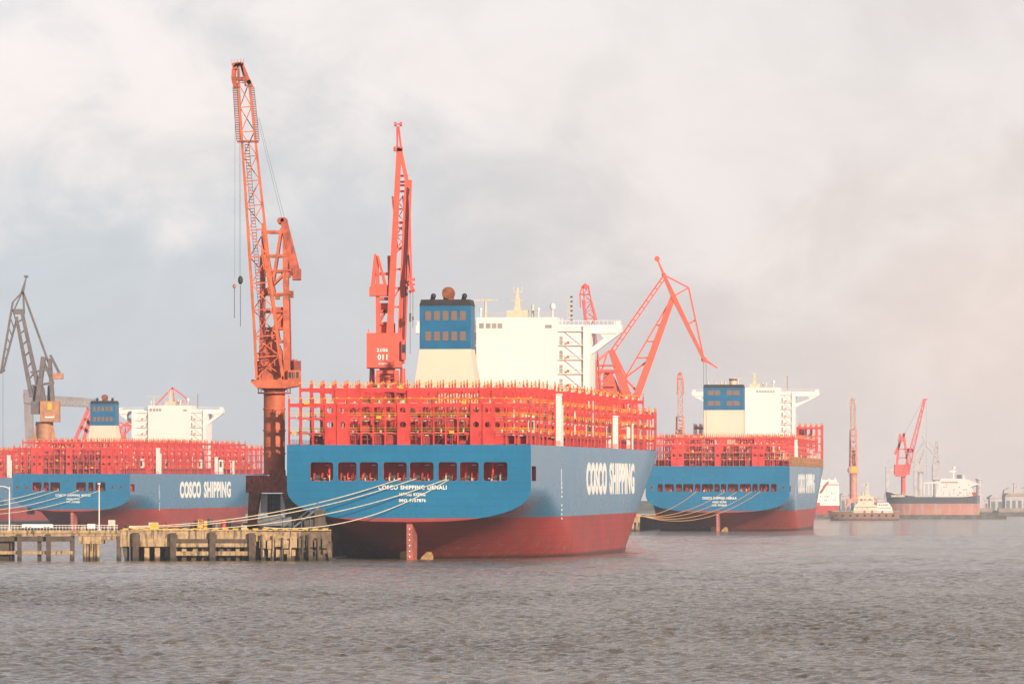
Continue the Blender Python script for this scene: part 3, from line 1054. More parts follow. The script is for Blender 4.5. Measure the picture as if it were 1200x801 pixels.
def container_ship(name, label, loc, yaw, L, B, H, zt, wins, wz, hull_m, nb, front_levels, tall_levels, fwd_levels, solids, fun, dh, titles, side_text,
                   fwd_from, seed=1, trim=0.2, portholes=()):
    t = thing(name, label, 'container ship', loc, (R(trim), 0, -R(yaw)))
    hull_mesh(t, L, B, H, zt, wins, wz, hull_m, bow=(0.46, 0.70) if L < 380 else (0.56, 0.84))
    mooring_deck(t, B, wins, wz, seed)
    # rudder and propeller
    mb = MB()
    mb.prism_yz([(1.2, zt + 0.4), (8.6, zt - 0.6), (8.2, -3), (1.6, -3)], -0.62, 0.62)
    r = part(mb, 'rudder', M['rudder'], t)
    mb = MB()
    for k in range(6):
        mb.box(-0.12, 0.12, 1.15, 1.6, 0.6 + k * 1.15, 0.85 + k * 1.15)
    part(mb, 'draught_mark', M['lettering'], r)
    mb = MB()
    mb.tube((0, 10.0, -2.8), (0, 13, -2.8), 0.9)
    for k in range(5):
        a = R(90 - 40 + 72 * k)
        ca, sa = math.cos(a), math.sin(a)
        prof = [(0.8, -0.4, 0), (2.4, -1.2, -.5), (4.1, -1.3, -.7), (5.1, -0.6, -.4), (5.45, 0.3, .1), (4.9, 1.1, .5), (3.2, 1.3, .6), (0.9, 0.5, .2)]
        vs = []
        for dyy in (0, 0.18):
            for (rr, tt, yy) in prof:
                vs.append((ca * rr - sa * tt, 11 + yy + dyy, -2.8 + sa * rr + ca * tt))
        n = len(prof)
        mb.add(vs, [tuple(range(n)), tuple(range(2 * n - 1, n - 1, -1))] + [(i, n + i, n + (i + 1) % n, (i + 1) % n) for i in range(n)])
    part(mb, 'propeller', M['bronze'], t)
    for x, z in portholes:
        mb = MB()
        mb.tube((x, -0.05, z), (x, 0.3, z), 0.62, n=14, mi=0)
        mb.tube((x, -0.08, z), (x, -0.04, z), 0.4, n=12, mi=1)
        part(mb, 'fairlead', [M['darkred'], M['dark']], t)
    # names on the stern
    for (txt, w, h, z) in titles:
        put_text(txt, w, h, (0.8 - w / 2, -0.07 + 0.02, z), (1, 0, 0), (0, 0, 1), t, M['lettering'], 0.032)
    txt, s0, s1, z0, z1 = side_text
    a, b = txt.split(' ')
    fr = len(a) / (len(txt) + 0.4)
    ln = s1 - s0
    put_text(a, ln * 0.405, z1 - z0, (B + 0.01, s0, z0), (0, 1, 0), (0, 0, 1), t, M['lettering'], 0.055)
    put_text(b, ln * 0.535, z1 - z0, (B + 0.01, s0 + ln * 0.465, z0), (0, 1, 0), (0, 0, 1), t, M['lettering'], 0.045)
    mb = MB()
    for k in range(9):
        mb.box(B, B + 0.04, 56.0, 57.6, zt + 0.2 + k * 0.95, zt + 0.6 + k * 0.95) if k != 4 else None
    mb.box(B, B + 0.04, 56.0, 56.4, 14.5, 19)
    part(mb, 'draught_mark', M['lettering'], t)
    # hatch coamings and covers, low red mass under the bridges
    fs, ds = fun['s'], dh['s']
    bays = []
    y = 16.6
    pitch = 14.6
    tall = fwd = None
    first = lashing_bridge(t, 1.6, B - 0.1, nb, H, front_levels, solids)
    while y < L * 0.87:
        if not (fs - 8 < y < fs + 14) and not (ds - 7 < y < ds + dh['depth'] + 6):
            if y < fwd_from:
                tall = lashing_bridge(t, y, B - 0.1, nb, H, tall_levels, solids, tall)
            else:
                s0 = L * (0.70 if L < 380 else 0.84)
                bd = B * (1 - max(0, (y + 2 - s0) / (L - s0)) ** 2.3)
                nn = int(2 * bd / (2 * B / nb) + 0.3)
                if nn == nb:
                    fwd = lashing_bridge(t, y, B - 0.1, nb, H, fwd_levels, solids, fwd)
                elif nn > 6:
                    lashing_bridge(t, y, nn * B / nb - 0.1, nn, H, fwd_levels, (nn // 2,))
            bays.append(y)
        y += pitch if (L < 380 or y < fwd_from) else pitch / 2
    for y in bays:
        if y + pitch in bays or True:
            mb = MB()
            s0 = L * (0.70 if L < 380 else 0.84)
            hb = B * (1 - max(0, (y + 13 - s0) / (L - s0)) ** 2.3) - 3
            if hb < 6:
                continue
            mb.box(-hb, hb, y + 1.2, y + 12.8, H + 0.004, H + 2.0)
            mb.box(-hb - .3, hb + .3, y + 1.0, y + 13.0, H + 2.01, H + 2.5)
            if not (fs - 14 < y + 2 < fs + 6 or ds - 14 < y + 2 < ds):
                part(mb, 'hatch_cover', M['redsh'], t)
    # deck-edge bulwark rail, pale pillars between the bridges
    rl = MB()
    for s_ in (-1, 1):
        for k in range(int(L * 0.69 / 2)):
            rl.box(s_ * (B - 0.3) - .03, s_ * (B - 0.3) + .03, 3 + k * 2, 3.06 + k * 2, H, H + 1.1)
        for zz in (0.4, 0.75, 1.05):
            rl.box(s_ * (B - 0.3) - .03, s_ * (B - 0.3) + .03, 3, L * 0.69, H + zz, H + zz + .05)
    part(rl, 'railing', M['red'], t)
    for s_, hh in ((57, 11.0), (59.5, 8.5), (176, 7.5), (210, 6.0)):
        if L > 380:
            s_ = s_ * 1.3
        mb = MB()
        mb.box(B - 1.6, B - 0.2, s_, s_ + 2.2, H, H + hh)
        mb.box(B - 1.7, B - 0.1, s_ - 0.3, s_ + 2.5, H + hh, H + hh + 0.25)
        part(mb, 'deck_locker', M['white'], t)
    # pale stair blocks seen through the frames
    for s_ in (44, 95, 160, 205):
        mb = MB()
        mb.box(B - 6, B - 4.3, s_, s_ + 2.5, H + 0.01, H + 6.5)
        mb.box(B - 9, B - 8.2, s_ + 1.0, s_ + 2.0, H + 3.0, H + 8.5)
        mb.box(B - 5.6, B - 4.6, s_ - 0.06, s_ + 0.001, H + 3.2, H + 5.8, 1)
        part(mb, 'stairwell', [M['white'], M['green']], t)
    c = funnel(t, fun['s'], H, fun['zc'], fun['zt'], fun['hw'], fun['hb'], fun['d'], 2, 5, fun.get('x', 0), fun.get('groups'))
    exhausts(c, fun['zt'], fun['ex'])
    deckhouse(t, ds, H, dh['zt'], dh['hm'], dh['ht'], dh['hwg'], dh['depth'], dh.get('wr', False))
    return t


A_WINS = [(-20.6, -15.8), (-14.8, -10.9), (-10.3, -6.4), (-5.3, -0.4), (0.2, 5.2), (6.2, 10.1), (10.7, 14.6), (15.6, 20.6)]
SHIP_A = dict(L=366, B=25.5, H=23.9, zt=7.9, wins=A_WINS, wz=(16.4, 20.35), hull_m=M['hull'], nb=20,
              front_levels=[26.4, 29.5, 32.5], tall_levels=[26.4, 29.5, 32.5, 35.9], fwd_levels=[26.4, 29.5, 32.8],
              solids=(3, 4, 9, 15, 16),
              fun=dict(s=58, zc=44.9, zt=55.6, hw=5.55, hb=7.6, d=7.0, ex='round'),
              dh=dict(s=188, zt=55.1, hm=9.7, ht=17.4, hwg=24.6, depth=12.0), fwd_from=236)
ship1 = container_ship('container_ship', 'nearest blue and red container ship, COSCO SHIPPING DENALI written on its stern',
                       (-21.4, 1290, 0), 6.9,
                       titles=[('COSCO SHIPPING DENALI', 14.3, 0.86, 14.65), ('HONG KONG', 5.4, 0.66, 13.3), ('IMO 9757876', 5.6, 0.66, 12.05)],
                       side_text=('COSCO SHIPPING', 106, 212, 13.2, 20.6), seed=4, **SHIP_A)
RAILS[0] = False
B_ = dict(SHIP_A, front_levels=[26.4, 29.5, 32.5, 35.0], tall_levels=[26.4, 29.5, 32.5, 35.0, 37.7], fwd_levels=[26.4, 29.5, 32.8, 36.0])
B_['wins'] = [(-17, -13), (-12.2, -9.8), (-9.2, -4.9), (2.1, 6.4), (7.4, 9.7), (10.5, 14.9)]
ship2 = container_ship('container_ship', 'container ship at far left behind the jetty, its stern crossed by thin ropes',
                       (-187.5, 2650, 0), 9.6,
                       titles=[('COSCO SHIPPING ANDES', 15.3, 0.95, 14.3), ('HONG KONG', 5.6, 0.75, 12.8), ('IMO 9757888', 5.8, 0.75, 11.5)],
                       side_text=('COSCO SHIPPING', 97, 203, 13.2, 20.6), seed=9, portholes=((-23.6, 18.3), (-19.6, 18.0), (18, 18.1), (21.7, 18.3)), **B_)
C_WINS = [(-17.8 + a, -17.8 + b) for a, b in ((-7.8, -5.7), (-4.9, -1.2), (-0.4, 2.1), (2.6, 6.7), (7.4, 9.7), (10.2, 14.8), (15.3, 17.5), (18.0, 20.2), (20.8, 25.0), (25.7, 30.2), (30.8, 33.0), (33.6, 37.6), (38.4, 40.6))]
C_WINS = [(a + 1.2, b + 1.2) for a, b in C_WINS]
ship3 = container_ship('container_ship', 'widest container ship, right of the nearest one, with a straight sided blue and cream funnel',
                       (83.6, 2534, 0), 5.2, L=400, B=29.3, H=26.5, zt=7.6, wins=C_WINS, wz=(16.1, 19.3), hull_m=M['hull_n'], nb=23,
                       front_levels=[29.3, 32.3, 35.4], tall_levels=[29.3, 32.3, 35.4, 38.4], fwd_levels=[29.5, 33.5, 37.5, 41.0, 45.0],
                       solids=(4, 5, 11, 17, 18),
                       fun=dict(s=64, x=-1.2, zc=50.0, zt=60.6, hw=8.4, hb=7.4, d=10.0, ex='stack', groups=[(-0.78, -0.48), (-0.44, -0.16), (0.16, 0.44), (0.48, 0.80)]),
                       dh=dict(s=296, zt=62.7, hm=11.5, ht=18.2, hwg=29.0, depth=12.0, wr=True), fwd_from=300,
                       titles=[('COSCO SHIPPING NEBULA', 14.0, 1.0, 13.0), ('HONG KONG', 5.6, 0.8, 11.5), ('IMO 9795646', 6.2, 0.8, 10.2)],
                       side_text=('COSCO SHIPPING', 76, 240, 15.0, 23.5), seed=12, portholes=((-28 + 1.2, 17.8), (26.8, 17.8)))
# brown scaffolding band along the starboard deck edge of the widest ship
mb = MB()
for k in range(60):
    y = 6 + k * 5.4
    mb.box(28.9, 29.6, y, y + 0.25, 26.6, 30.4)
    mb.box(28.95, 29.5, y, y + 5.2, 26.6 + 0.2 * (k % 3), 28.2)
    mb.box(28.95, 29.5, y, y + 5.2, 29.0, 29.5)
part(mb, 'scaffolding', M['brownscaf'], ship3)
# a fourth ship, only a sliver at the frame edge
ship4 = copy_tree(ship2)
ship4.location = (-287, 3080, 0)
tag(ship4, 'container ship cut by the left frame edge, a sliver seen beyond the crossed-rope stern')
for ch in list(ship4.children):
    if ch.name.startswith(('lettering', 'engine_casing', 'deckhouse')):
        for sub in ch.children_recursive:
            bpy.data.objects.remove(sub)
        bpy.data.objects.remove(ch)


# ------------------------------------------------------------------ cranes
class Crane:
    """coordinates measured in the photograph, turned into metres at the crane's own distance"""
    def __init__(s, name, label, D, bx, base_z, group=None):
        s.D = D
        s.k = D / F
        s.bx, s.bz = bx, base_z
        s.root = thing(name, label, 'crane', ((bx - 600) * s.k, D, base_z), group=group)

    def P(s, x, y, d=0.0):
        return Vector(((x - s.bx) * s.k, d, CH + (HZ - y) * s.k - s.bz))

    def part(s, mb, name, mat, parent=None):
        return part(mb, name, mat, parent or s.root)


def lattice(mb, p0, p1, w0, w1, d0, d1, n, r, r2=None, mi=0, diag=True):
    """four-chord lattice mast; w across the picture plane, d in depth"""
    p0, p1 = Vector(p0), Vector(p1)
    ax = (p1 - p0).normalized()
    side = Vector((0, 1, 0)).cross(ax).normalized()
    dep = ax.cross(side).normalized()
    r2 = r2 or r * 0.55

    def ring(t):
        c = p0.lerp(p1, t)
        w, d = lerp(w0, w1, t) / 2, lerp(d0, d1, t) / 2
        return [c + side * (a * w) + dep * (b * d) for a, b in ((-1, -1), (1, -1), (1, 1), (-1, 1))]
    prev = ring(0)
    for k in range(1, n + 1):
        cur = ring(k / n)
        for i in range(4):
            mb.beam(prev[i], cur[i], 2 * r, mi=mi)
            j = (i + 1) % 4
            mb.beam(cur[i], cur[j], 2 * r2, mi=mi)
            if diag:
                if (k + i) % 2:
                    mb.beam(prev[i], cur[j], 2 * r2, mi=mi)
                else:
                    mb.beam(prev[j], cur[i], 2 * r2, mi=mi)
        prev = cur


def cable(mb, pts, r=0.07):
    mb.path(pts, r, n=4)


def hookline(c, x, y0, y1, d, r=0.06, block=True):
    h = MB()
    cable(h, [c.P(x, y0, d), c.P(x, y1, d)], r)
    o = c.part(h, 'hoist_rope', M['cable'])
    return o


def portal(c, x0, x1, ytop, ybot, d, mat, leg=1.6, cap=True):
    mb = MB()
    for x in (x0, x1):
        for dd in (-d, d):
            m = MB()
            xt = lerp(x, (x0 + x1) / 2, 0.25)
            m.beam(c.P(x, ybot, dd), c.P(xt, ytop, dd * 0.7), leg)
            m.beam(c.P(x - 1.2 * leg / c.k * 0.5, ybot, dd) + Vector((0, 0, 0.7)), c.P(x + 1.2 * leg / c.k * 0.5, ybot, dd) + Vector((0, 0, 0.7)), 1.2, 1.4)
            c.part(m, 'leg', mat)
    if cap:
        a, b = c.P(x0, ytop), c.P(x1, ytop)
        mb.box(a.x - 0.6, b.x + 0.6, -d * 0.8, d * 0.8, a.z - 1.2, a.z + 0.8)
        c.part(mb, 'portal_beam', mat)


# --- crane 1: tall lattice jib crane on a rust red column
c = Crane('tower_crane', 'tall orange lattice jib crane on a rust red column at left of the nearest stern', 1330, 321, 6.2)
P = c.P
mb = MB()
a, b = P(289, 557), P(334, 577)
mb.box(a.x, b.x + 1.5, -4, 4, b.z, a.z)
mb.box(a.x + 5, b.x, -4, 4, a.z, a.z + 1.2)
c.part(mb, 'portal_beam', M['orangedark'])
for x, dd in ((295, -4.5), (295, 4.5), (345, -4.5), (345, 4.5)):
    mb = MB()
    xt = 299 if x < 320 else 338
    mb.beam(P(x, 618, dd), P(xt, 577, dd * 0.8), 1.5, 1.5, w2=2.4, h2=1.8)
    mb.beam(P(x - 9, 616, dd), P(x + 9, 616, dd), 1.3, 1.8)
    for k in range(4):
        q = P(x - 8 + k * 5, 617, dd)
        mb.tube(q + Vector((0, -0.9, 0)), q + Vector((0, 0.9, 0)), 0.55, n=10)
    c.part(mb, 'leg', M['concretedk'] if False else M['rust'])
mb = MB()
q0, q1 = P(306, 618), P(338, 578)
mb.box(q0.x, q0.x + 1.4, -2, 0.5, P(0, 600).z, q1.z, 0)
mb.box(q1.x - 1.6, q1.x, -2, 0.5, P(0, 603).z, q1.z, 0)
mb.box(q0.x + 1.42, q1.x - 1.62, -0.4, 0.5, q0.z, q1.z, 1)
for k in range(6):
    z = lerp(q0.z, q1.z, k / 6)
    mb.box(q0.x + 1.4, q1.x - 1.6, -0.9, -0.42, z, z + 0.18, 2)
for k in range(5):
    xx = lerp(q0.x + 1.6, q1.x - 1.9, k / 4)
    mb.box(xx, xx + 0.18, -0.9, -0.42, q0.z, q1.z, 2)
c.part(mb, 'cable_house', [M['white'], M['steelgrey'], M['cable']])
mb = MB()
a = P(321.5, 556)
mb.tube(a, P(321.5, 457), 2.28, n=28)
for y in (556, 532, 505, 480):
    q = P(321.5, y)
    mb.tube(q, q + Vector((0, 0, 0.3)), 2.45, n=28)
c.part(mb, 'column', M['columnred'])
mb = MB()
q = P(321.5, 461)
mb.tube(q, q + Vector((0, 0, 0.25)), 3.6, n=20)
for k in range(20):
    t = 2 * math.pi * k / 20
    mb.beam(q + Vector((3.5 * math.cos(t), 3.5 * math.sin(t), 0)), q + Vector((3.5 * math.cos(t), 3.5 * math.sin(t), 1.1)), 0.07)
mb.tube(P(321.5, 457), P(321.5, 453), 2.7, n=20)
c.part(mb, 'ring_walkway', M['orangedark'])
mb = MB()
mb.prism([(P(x, y).x, P(x, y).z) for x, y in ((302, 455), (335, 455), (352, 452), (352, 445), (295, 445), (295, 448))][::-1], -4.5, 4.5)
c.part(mb, 'slewing_platform', M['orange'])
mb = MB()
mb.box(P(304, 0).x, P(331, 0).x, -3.0, 4.0, P(0, 445).z, P(0, 412).z)
mb.prism([(P(x, y).x, P(x, y).z) for x, y in ((304, 412), (331, 412), (328, 404), (322, 400), (312, 400), (306, 404))][::-1], -3.0, 4.0)
mb.box(P(301, 0).x, P(304.5, 0).x, -2.0, 2.0, P(0, 445).z, P(0, 423).z)
mb.box(P(330, 0).x, P(343, 0).x, -1.0, 4.0, P(0, 445).z, P(0, 422).z)
for y in (430, 415):
    mb.box(P(302, 0).x, P(332, 0).x, -3.5, -3.0, P(0, y).z, P(0, y).z + 0.25)
c.part(mb, 'machinery_house', M['orange'])
mb = MB()
mb.box(P(338, 0).x, P(353, 0).x, -4.2, -1.2, P(0, 446).z, P(0, 434).z, 0)
mb.box(P(345, 0).x, P(353, 0).x, -3.5, -1.2, P(0, 434).z, P(0, 423).z, 1)
mb.box(P(339, 0).x, P(346, 0).x, -4.26, -4.2, P(0, 443).z, P(0, 436).z, 2)
mb.box(P(348, 0).x, P(351, 0).x, -4.26, -4.2, P(0, 443).z, P(0, 436).z, 2)
for x in (342, 344.5):
    mb.box(P(x, 0).x, P(x, 0).x + 0.15, -4.3, -4.26, P(0, 443).z, P(0, 436).z, 0)
mb.tube(P(346, 434, -2), P(346, 421, -2), 0.5)
c.part(mb, 'operator_cab', [M['orange'], M['darkred'], M['glass']])
# A-frame tower
mb = MB()
for dd in (-2.2, 2.2):
    mb.beam(P(307, 445, dd), P(309, 262, dd * 0.6), 1.2, w2=0.7)
    mb.beam(P(337, 445, dd), P(334, 262, dd * 0.6), 1.5, w2=1.0)
    mb.beam(P(311, 300, dd), P(327, 400, dd), 0.7)
    mb.beam(P(309, 275, dd), P(322, 345, dd), 0.6)
    mb.beam(P(330, 268, dd), P(318, 345, dd), 0.6)
    for y in (272, 300, 318, 345, 365, 385, 400):
        mb.beam(P(308, y, dd), P(336, y, dd), 0.55)
    mb.beam(P(308, 400, dd), P(336, 365, dd), 0.5)
    mb.beam(P(309, 345, dd), P(336, 318, dd), 0.5)
for y in (272, 300, 345, 385):
    for x in (308, 335):
        mb.beam(P(x, y, -2.2), P(x, y, 2.2), 0.4)
mb.box(P(322, 0).x, P(336, 0).x, -1.8, 1.5, P(0, 385).z, P(0, 360).z)
mb.box(P(309, 0).x, P(324, 0).x, -1.6, 1.6, P(0, 402).z, P(0, 388).z)
mb.box(P(305, 0).x, P(311, 0).x, -2.4, -1.4, P(0, 402).z, P(0, 300).z)
mb.box(P(305, 0).x, P(314, 0).x, -2.6, 2.6, P(0, 345).z, P(0, 338).z)
for y in (345, 318):
    mb.box(P(304, 0).x, P(342, 0).x, -2.8, -2.4, P(0, y).z, P(0, y).z + 1.1 if y == 0 else P(0, y).z + 0.3)
c.part(mb, 'tower_frame', M['orange'])
mb = MB()
for dd in (-1.6, 1.6):
    mb.beam(P(333, 260, dd), P(347, 322, dd), 1.4, w2=2.0)
    mb.beam(P(330, 322, dd), P(346, 318, dd), 0.8)
    mb.beam(P(331, 262, dd), P(339, 325, dd), 0.5)
mb.box(P(343, 0).x, P(352.5, 0).x, -2.6, 2.6, P(0, 328).z, P(0, 315).z)
c.part(mb, 'counterweight', M['orangedark'])
mb = MB()
for x in (329, 333):
    q = P(x, 259)
    mb.tube(q + Vector((0, -1.6, 0)), q + Vector((0, 1.6, 0)), 0.75, n=12)
c.part(mb, 'sheave', M['orangedark'])
mb = MB()
mb.box(P(339, 0).x, P(344, 0).x, -2.4, 0, P(0, 349).z, P(0, 341).z)
mb.box(P(323, 0).x, P(328, 0).x, -2.4, 0, P(0, 351).z, P(0, 344).z)
c.part(mb, 'winch_cage', M['rust'])
# jib
mb = MB()
jb = P(317, 442, -5.0)
jt = P(287.5, 100, -9.0)
m1_, m2_ = jb.lerp(jt, 0.14), jb.lerp(jt, 0.5)
lattice(mb, jb, m1_, 5.6, 4.8, 1.2, 2.2, 2, 0.26, 0.11)
lattice(mb, m1_, m2_, 4.8, 3.7, 2.2, 2.4, 4, 0.25, 0.11)
lattice(mb, m2_, jt, 3.7, 2.3, 2.4, 1.6, 6, 0.22, 0.10)
jib = c.part(mb, 'jib', M['columnred'])
mb = MB()
hd = [(276, 84), (281, 78), (285, 77), (290, 90), (297, 104), (297.5, 106), (293, 106), (288, 96), (281, 96), (279, 106), (275, 98)]
for dd in (-10.2, -8.0):
    lo_ = [(278.5, 106), (276, 96), (276.5, 85), (281, 79), (285, 79), (290, 91), (296.5, 105)]
    for (xa, ya), (xb, yb) in zip(lo_, lo_[1:]):
        mb.beam(P(xa, ya, dd), P(xb, yb, dd), 0.9 if ya > 84 or yb > 84 else 0.5, 0.4)
    mb.beam(P(282, 106, dd), P(281, 79, dd), 0.4)
    mb.beam(P(290, 104, dd), P(285, 79, dd), 0.4)
    mb.beam(P(276, 96, dd), P(293, 97, dd), 0.5)
mb.box(P(279, 0).x, P(290, 0).x, -10.0, -8.0, P(0, 97).z, P(0, 94).z)
for x, y in ((277, 80), (281, 79), (285, 79), (294, 100)):
    q = P(x, y)
    mb.tube((q.x, -10.4, q.z), (q.x, -7.8, q.z), 0.5, n=10)
for k in range(5):
    q = P(274 + k * 3.4, 78)
    mb.beam((q.x, -9, q.z - 0.4), (q.x, -9, q.z + 1.0), 0.08)
c.part(mb, 'jib_head', M['orangedark'], jib)
for xa, ya, xb, yb in ((277.5, 106, 281.5, 168), (297.5, 106, 303.5, 168)):
    mb = MB()
    n = 30
    for sx in (-0.45, 0.45):
        mb.beam(P(xa, ya, -9) + Vector((sx, 0, 0)), P(xb, yb, -9) + Vector((sx, 0, 0)), 0.09)
    for k in range(n):
        q = P(lerp(xa, xb, k / n), lerp(ya, yb, k / n), -9)
        mb.box(q.x - 0.45, q.x + 0.45, -9.5, -8.5, q.z, q.z + 0.14)
    c.part(mb, 'ladder_cage', M['darkred'], jib)
mb = MB()
mb.box(P(280, 0).x, P(305, 0).x, -9.8, -7.6, P(0, 169.5).z, P(0, 167.5).z)
c.part(mb, 'cross_platform', M['orangedark'], jib)
mb = MB()
for k in range(75):
    t = k / 75
    q = P(lerp(291, 313, t), lerp(172, 438, t), -7.0 + 1.5 * t)
    mb.box(q.x - 0.45, q.x + 0.45, q.y - 0.4, q.y + 0.4, q.z, q.z + 0.12)
for sx in (-.45, .45):
    mb.beam(P(291, 172, -7) + Vector((sx, 0, 0)), P(313, 438, -5.5) + Vector((sx, 0, 0)), 0.1)
c.part(mb, 'ladder', M['darkred'], jib)
mb = MB()
for x in (277.3, 282.5, 284):
    cable(mb, [P(x + 0.5, 84, -9.4), P(x, 328, -9.4)], 0.025)
cable(mb, [P(277, 336, -9.4), P(277, 374, -9.4)], 0.07)
cable(mb, [P(284, 336, -9.4), P(284, 384, -9.4)], 0.07)
cable(mb, [P(303, 140, -8), P(331, 258, 0)], 0.03)
cable(mb, [P(305, 140, -8), P(334, 258, 0)], 0.03)
c.part(mb, 'hoist_rope', M['cable'])
mb = MB()
mb.ball(P(284, 330, -9.4), 0.55, sz=1.7)
c.part(mb, 'hook_block', M['black'])
mb = MB()
mb.ball(P(277, 337, -9.4), 0.38, sz=1.3)
c.part(mb, 'hook_block', M['tan'])
mb = MB()
mb.beam(P(339.5, 350, 1), P(341, 424, 1), 0.25)
c.part(mb, 'stay_pipe', M['darkred'])


# --- double link portal cranes (seen end on): crane 2
def link_crane_front(c, s=1.0, mat=M['coral'], text=True):
    P = c.P
    # portal legs
    mb = MB()
    portal(c, 440, 468, 434, 490, 4, mat, leg=1.0, cap=False)
    # conical core below house
    mb.tube(P(454, 490), P(454, 436), 1.9, 1.9, n=14)
    mb.box(P(445, 0).x, P(463, 0).x, -3, 3, P(0, 438).z, P(0, 431.02).z)
    mb.beam(P(438, 443, -3), P(470, 443, -3), 0.18)
    mb.beam(P(438, 440, -3), P(470, 440, -3), 0.1)
    c.part(mb, 'column', mat)
    mb = MB()
    mb.box(P(430, 0).x, P(471, 0).x, -5, 7, P(0, 431).z, P(0, 390.5).z, 0)
    mb.box(P(470.99, 0).x, P(474, 0).x, -4, 5, P(0, 425).z, P(0, 396).z, 0)
    mb.box(P(432, 0).x, P(433, 0).x, -5, -4.8, P(0, 390).z, P(0, 386).z, 0)
    h = c.part(mb, 'machinery_house', mat)
    mb = MB()
    mb.box(P(471, 0).x, P(476, 0).x, -6, -3.5, P(0, 422).z, P(0, 400).z, 0)
    mb.box(P(471.6, 0).x, P(475.6, 0).x, -6.06, -6, P(0, 414).z, P(0, 404).z, 1)
    c.part(mb, 'operator_cab', [M['crimson'], M['glass']])
    mb = MB()
    for x, r in ((436, 0.5), (472, 0.5)):
        mb.tube(P(x, 480), P(x, 431.5), 0.95, 0.6, n=8)
    c.part(mb, 'brace', mat)
    # tower
    mb = MB()
    for dd in (-2.0, 2.0):
        mb.beam(P(443, 392, dd), P(442, 300, dd), 1.0, w2=0.7)
        mb.beam(P(459, 392, dd), P(457, 300, dd), 1.2)
        for y in (350, 365, 379):
            mb.beam(P(443, y, dd), P(459, y, dd), 0.7)
        mb.beam(P(443, 379, dd), P(458, 352, dd), 0.7)
    mb.box(P(444, 0).x, P(463, 0).x, -1.5, 2.5, P(0, 392).z, P(0, 379).z)
    mb.box(P(445, 0).x, P(456, 0).x, -1.0, 1.5, P(0, 365).z, P(0, 355).z)
    c.part(mb, 'tower_frame', mat)
    mb = MB()
    mb.prism([(P(x, y).x, P(x, y).z) for x, y in ((433, 347), (433, 337), (438, 333), (453, 333), (458, 338), (458, 347))], -3.4, 0.5)
    for dd in (-2.6, 0):
        mb.beam(P(437, 336, dd), P(440, 298, dd), 1.0, w2=0.6)
        mb.beam(P(452, 336, dd), P(443, 300, dd), 0.8, w2=0.5)
    mb.beam(P(441, 321, -1.2), P(456, 321, -1.2), 0.6, 3)
    c.part(mb, 'counterweight', mat)
    # main boom: two box girders converging upward
    mb = MB()
    for xb, xt, yt in ((463, 466.5, 180), (475, 478, 180)):
        pass
    mb.beam(P(457, 392, -3), P(468, 180, -5), 1.7, 1.5, w2=1.3, h2=1.2)
    mb.beam(P(471, 400, -3), P(479, 212, -5), 2.2, 1.5, w2=1.8, h2=1.2)
    mb.beam(P(468, 180, -5), P(469, 175, -5), 1.3, 1.2)
    mb.beam(P(479, 222, -5), P(470, 180, -5), 1.0, 1.0)
    for y in (360, 338, 316, 292, 268, 262, 225, 218, 214, 207):
        t = (392 - y) / 212
        xa, xb = lerp(457, 468, t), lerp(471, 480, t)
        mb.beam(P(xa, y, -3.5), P(xb, y, -3.5), 0.5)
    mb.beam(P(459, 355, -3.5), P(473, 330, -3.5), 0.4)
    mb.beam(P(462, 300, -3.5), P(475, 285, -3.5), 0.4)
    b = c.part(mb, 'boom', mat)
    mb = MB()
    mb.beam(P(466, 180, -5), P(466, 150, -6), 0.5)
    mb.beam(P(471, 180, -5), P(467.5, 150, -6), 0.5)
    for y, w in ((147, 3.2), (176, 4)):
        q0, q1 = P(467 - w, y, -5), P(467 + w, y, -5)
        mb.beam(q0, q1, 0.35)
        for q in (q0, q1):
            mb.tube(q + Vector((-.3, 0, 0)), q + Vector((.3, 0, 0)), 0.55, n=10)
    mb.beam(P(463, 176, -5), P(472, 176, -5), 1.2)
    c.part(mb, 'boom_head', M['crimson'], b)
    # trailing link and jib seen behind the boom
    mb = MB()
    lattice(mb, P(466, 230, 0), P(471, 290, 2), 2.6, 2.2, 1.2, 1.2, 4, 0.18)
    mb.beam(P(480, 220, -6), P(483, 338, -8), 0.45)
    mb.beam(P(479, 300, -6), P(481, 332, -8), 0.5)
    mb.beam(P(476, 335, -7), P(487, 334, -7), 0.5)
    mb.beam(P(480, 325, -7), P(484, 342, -8), 1.0)
    mb.beam(P(486, 341, -7), P(481, 343, -8), 0.7)
    mb.box(P(478, 0).x, P(487, 0).x, -8, -6.5, P(0, 330).z, P(0, 327).z)
    c.part(mb, 'link_arm', M['crimson'])
    mb = MB()
    cable(mb, [P(474, 398, -4.4), P(480, 222, -6.4)], 0.16)
    for x in (481.3, 484.5):
        cable(mb, [P(x, 340, -8), P(x, 385 if x > 482 else 415, -8)], 0.06)
    mb.beam(P(481.3, 368, -8), P(481.3, 378, -8), 0.5)
    mb.beam(P(484.5, 372, -8), P(484.5, 376, -8), 0.4)
    c.part(mb, 'hoist_rope', M['cable'])
    if text:
        for body, x0, x1, y0, y1 in (('2106', 442, 455, 412.5, 408.5), ('011', 443, 454.5, 422, 415.5), ('SWS', 444, 453.5, 427.5, 425.6)):
            pa, pb = P(x0, y0), P(x1, y1)
            put_text(body, pb.x - pa.x, pb.z - pa.z, (pa.x, -5.06, pa.z), (1, 0, 0), (0, 0, 1), h, M['lettering'], 0.04)


c = Crane('portal_crane', 'bright red portal crane with a 2106 numbered machinery house, above the nearest stern', 1540, 454, 6.2)
link_crane_front(c)


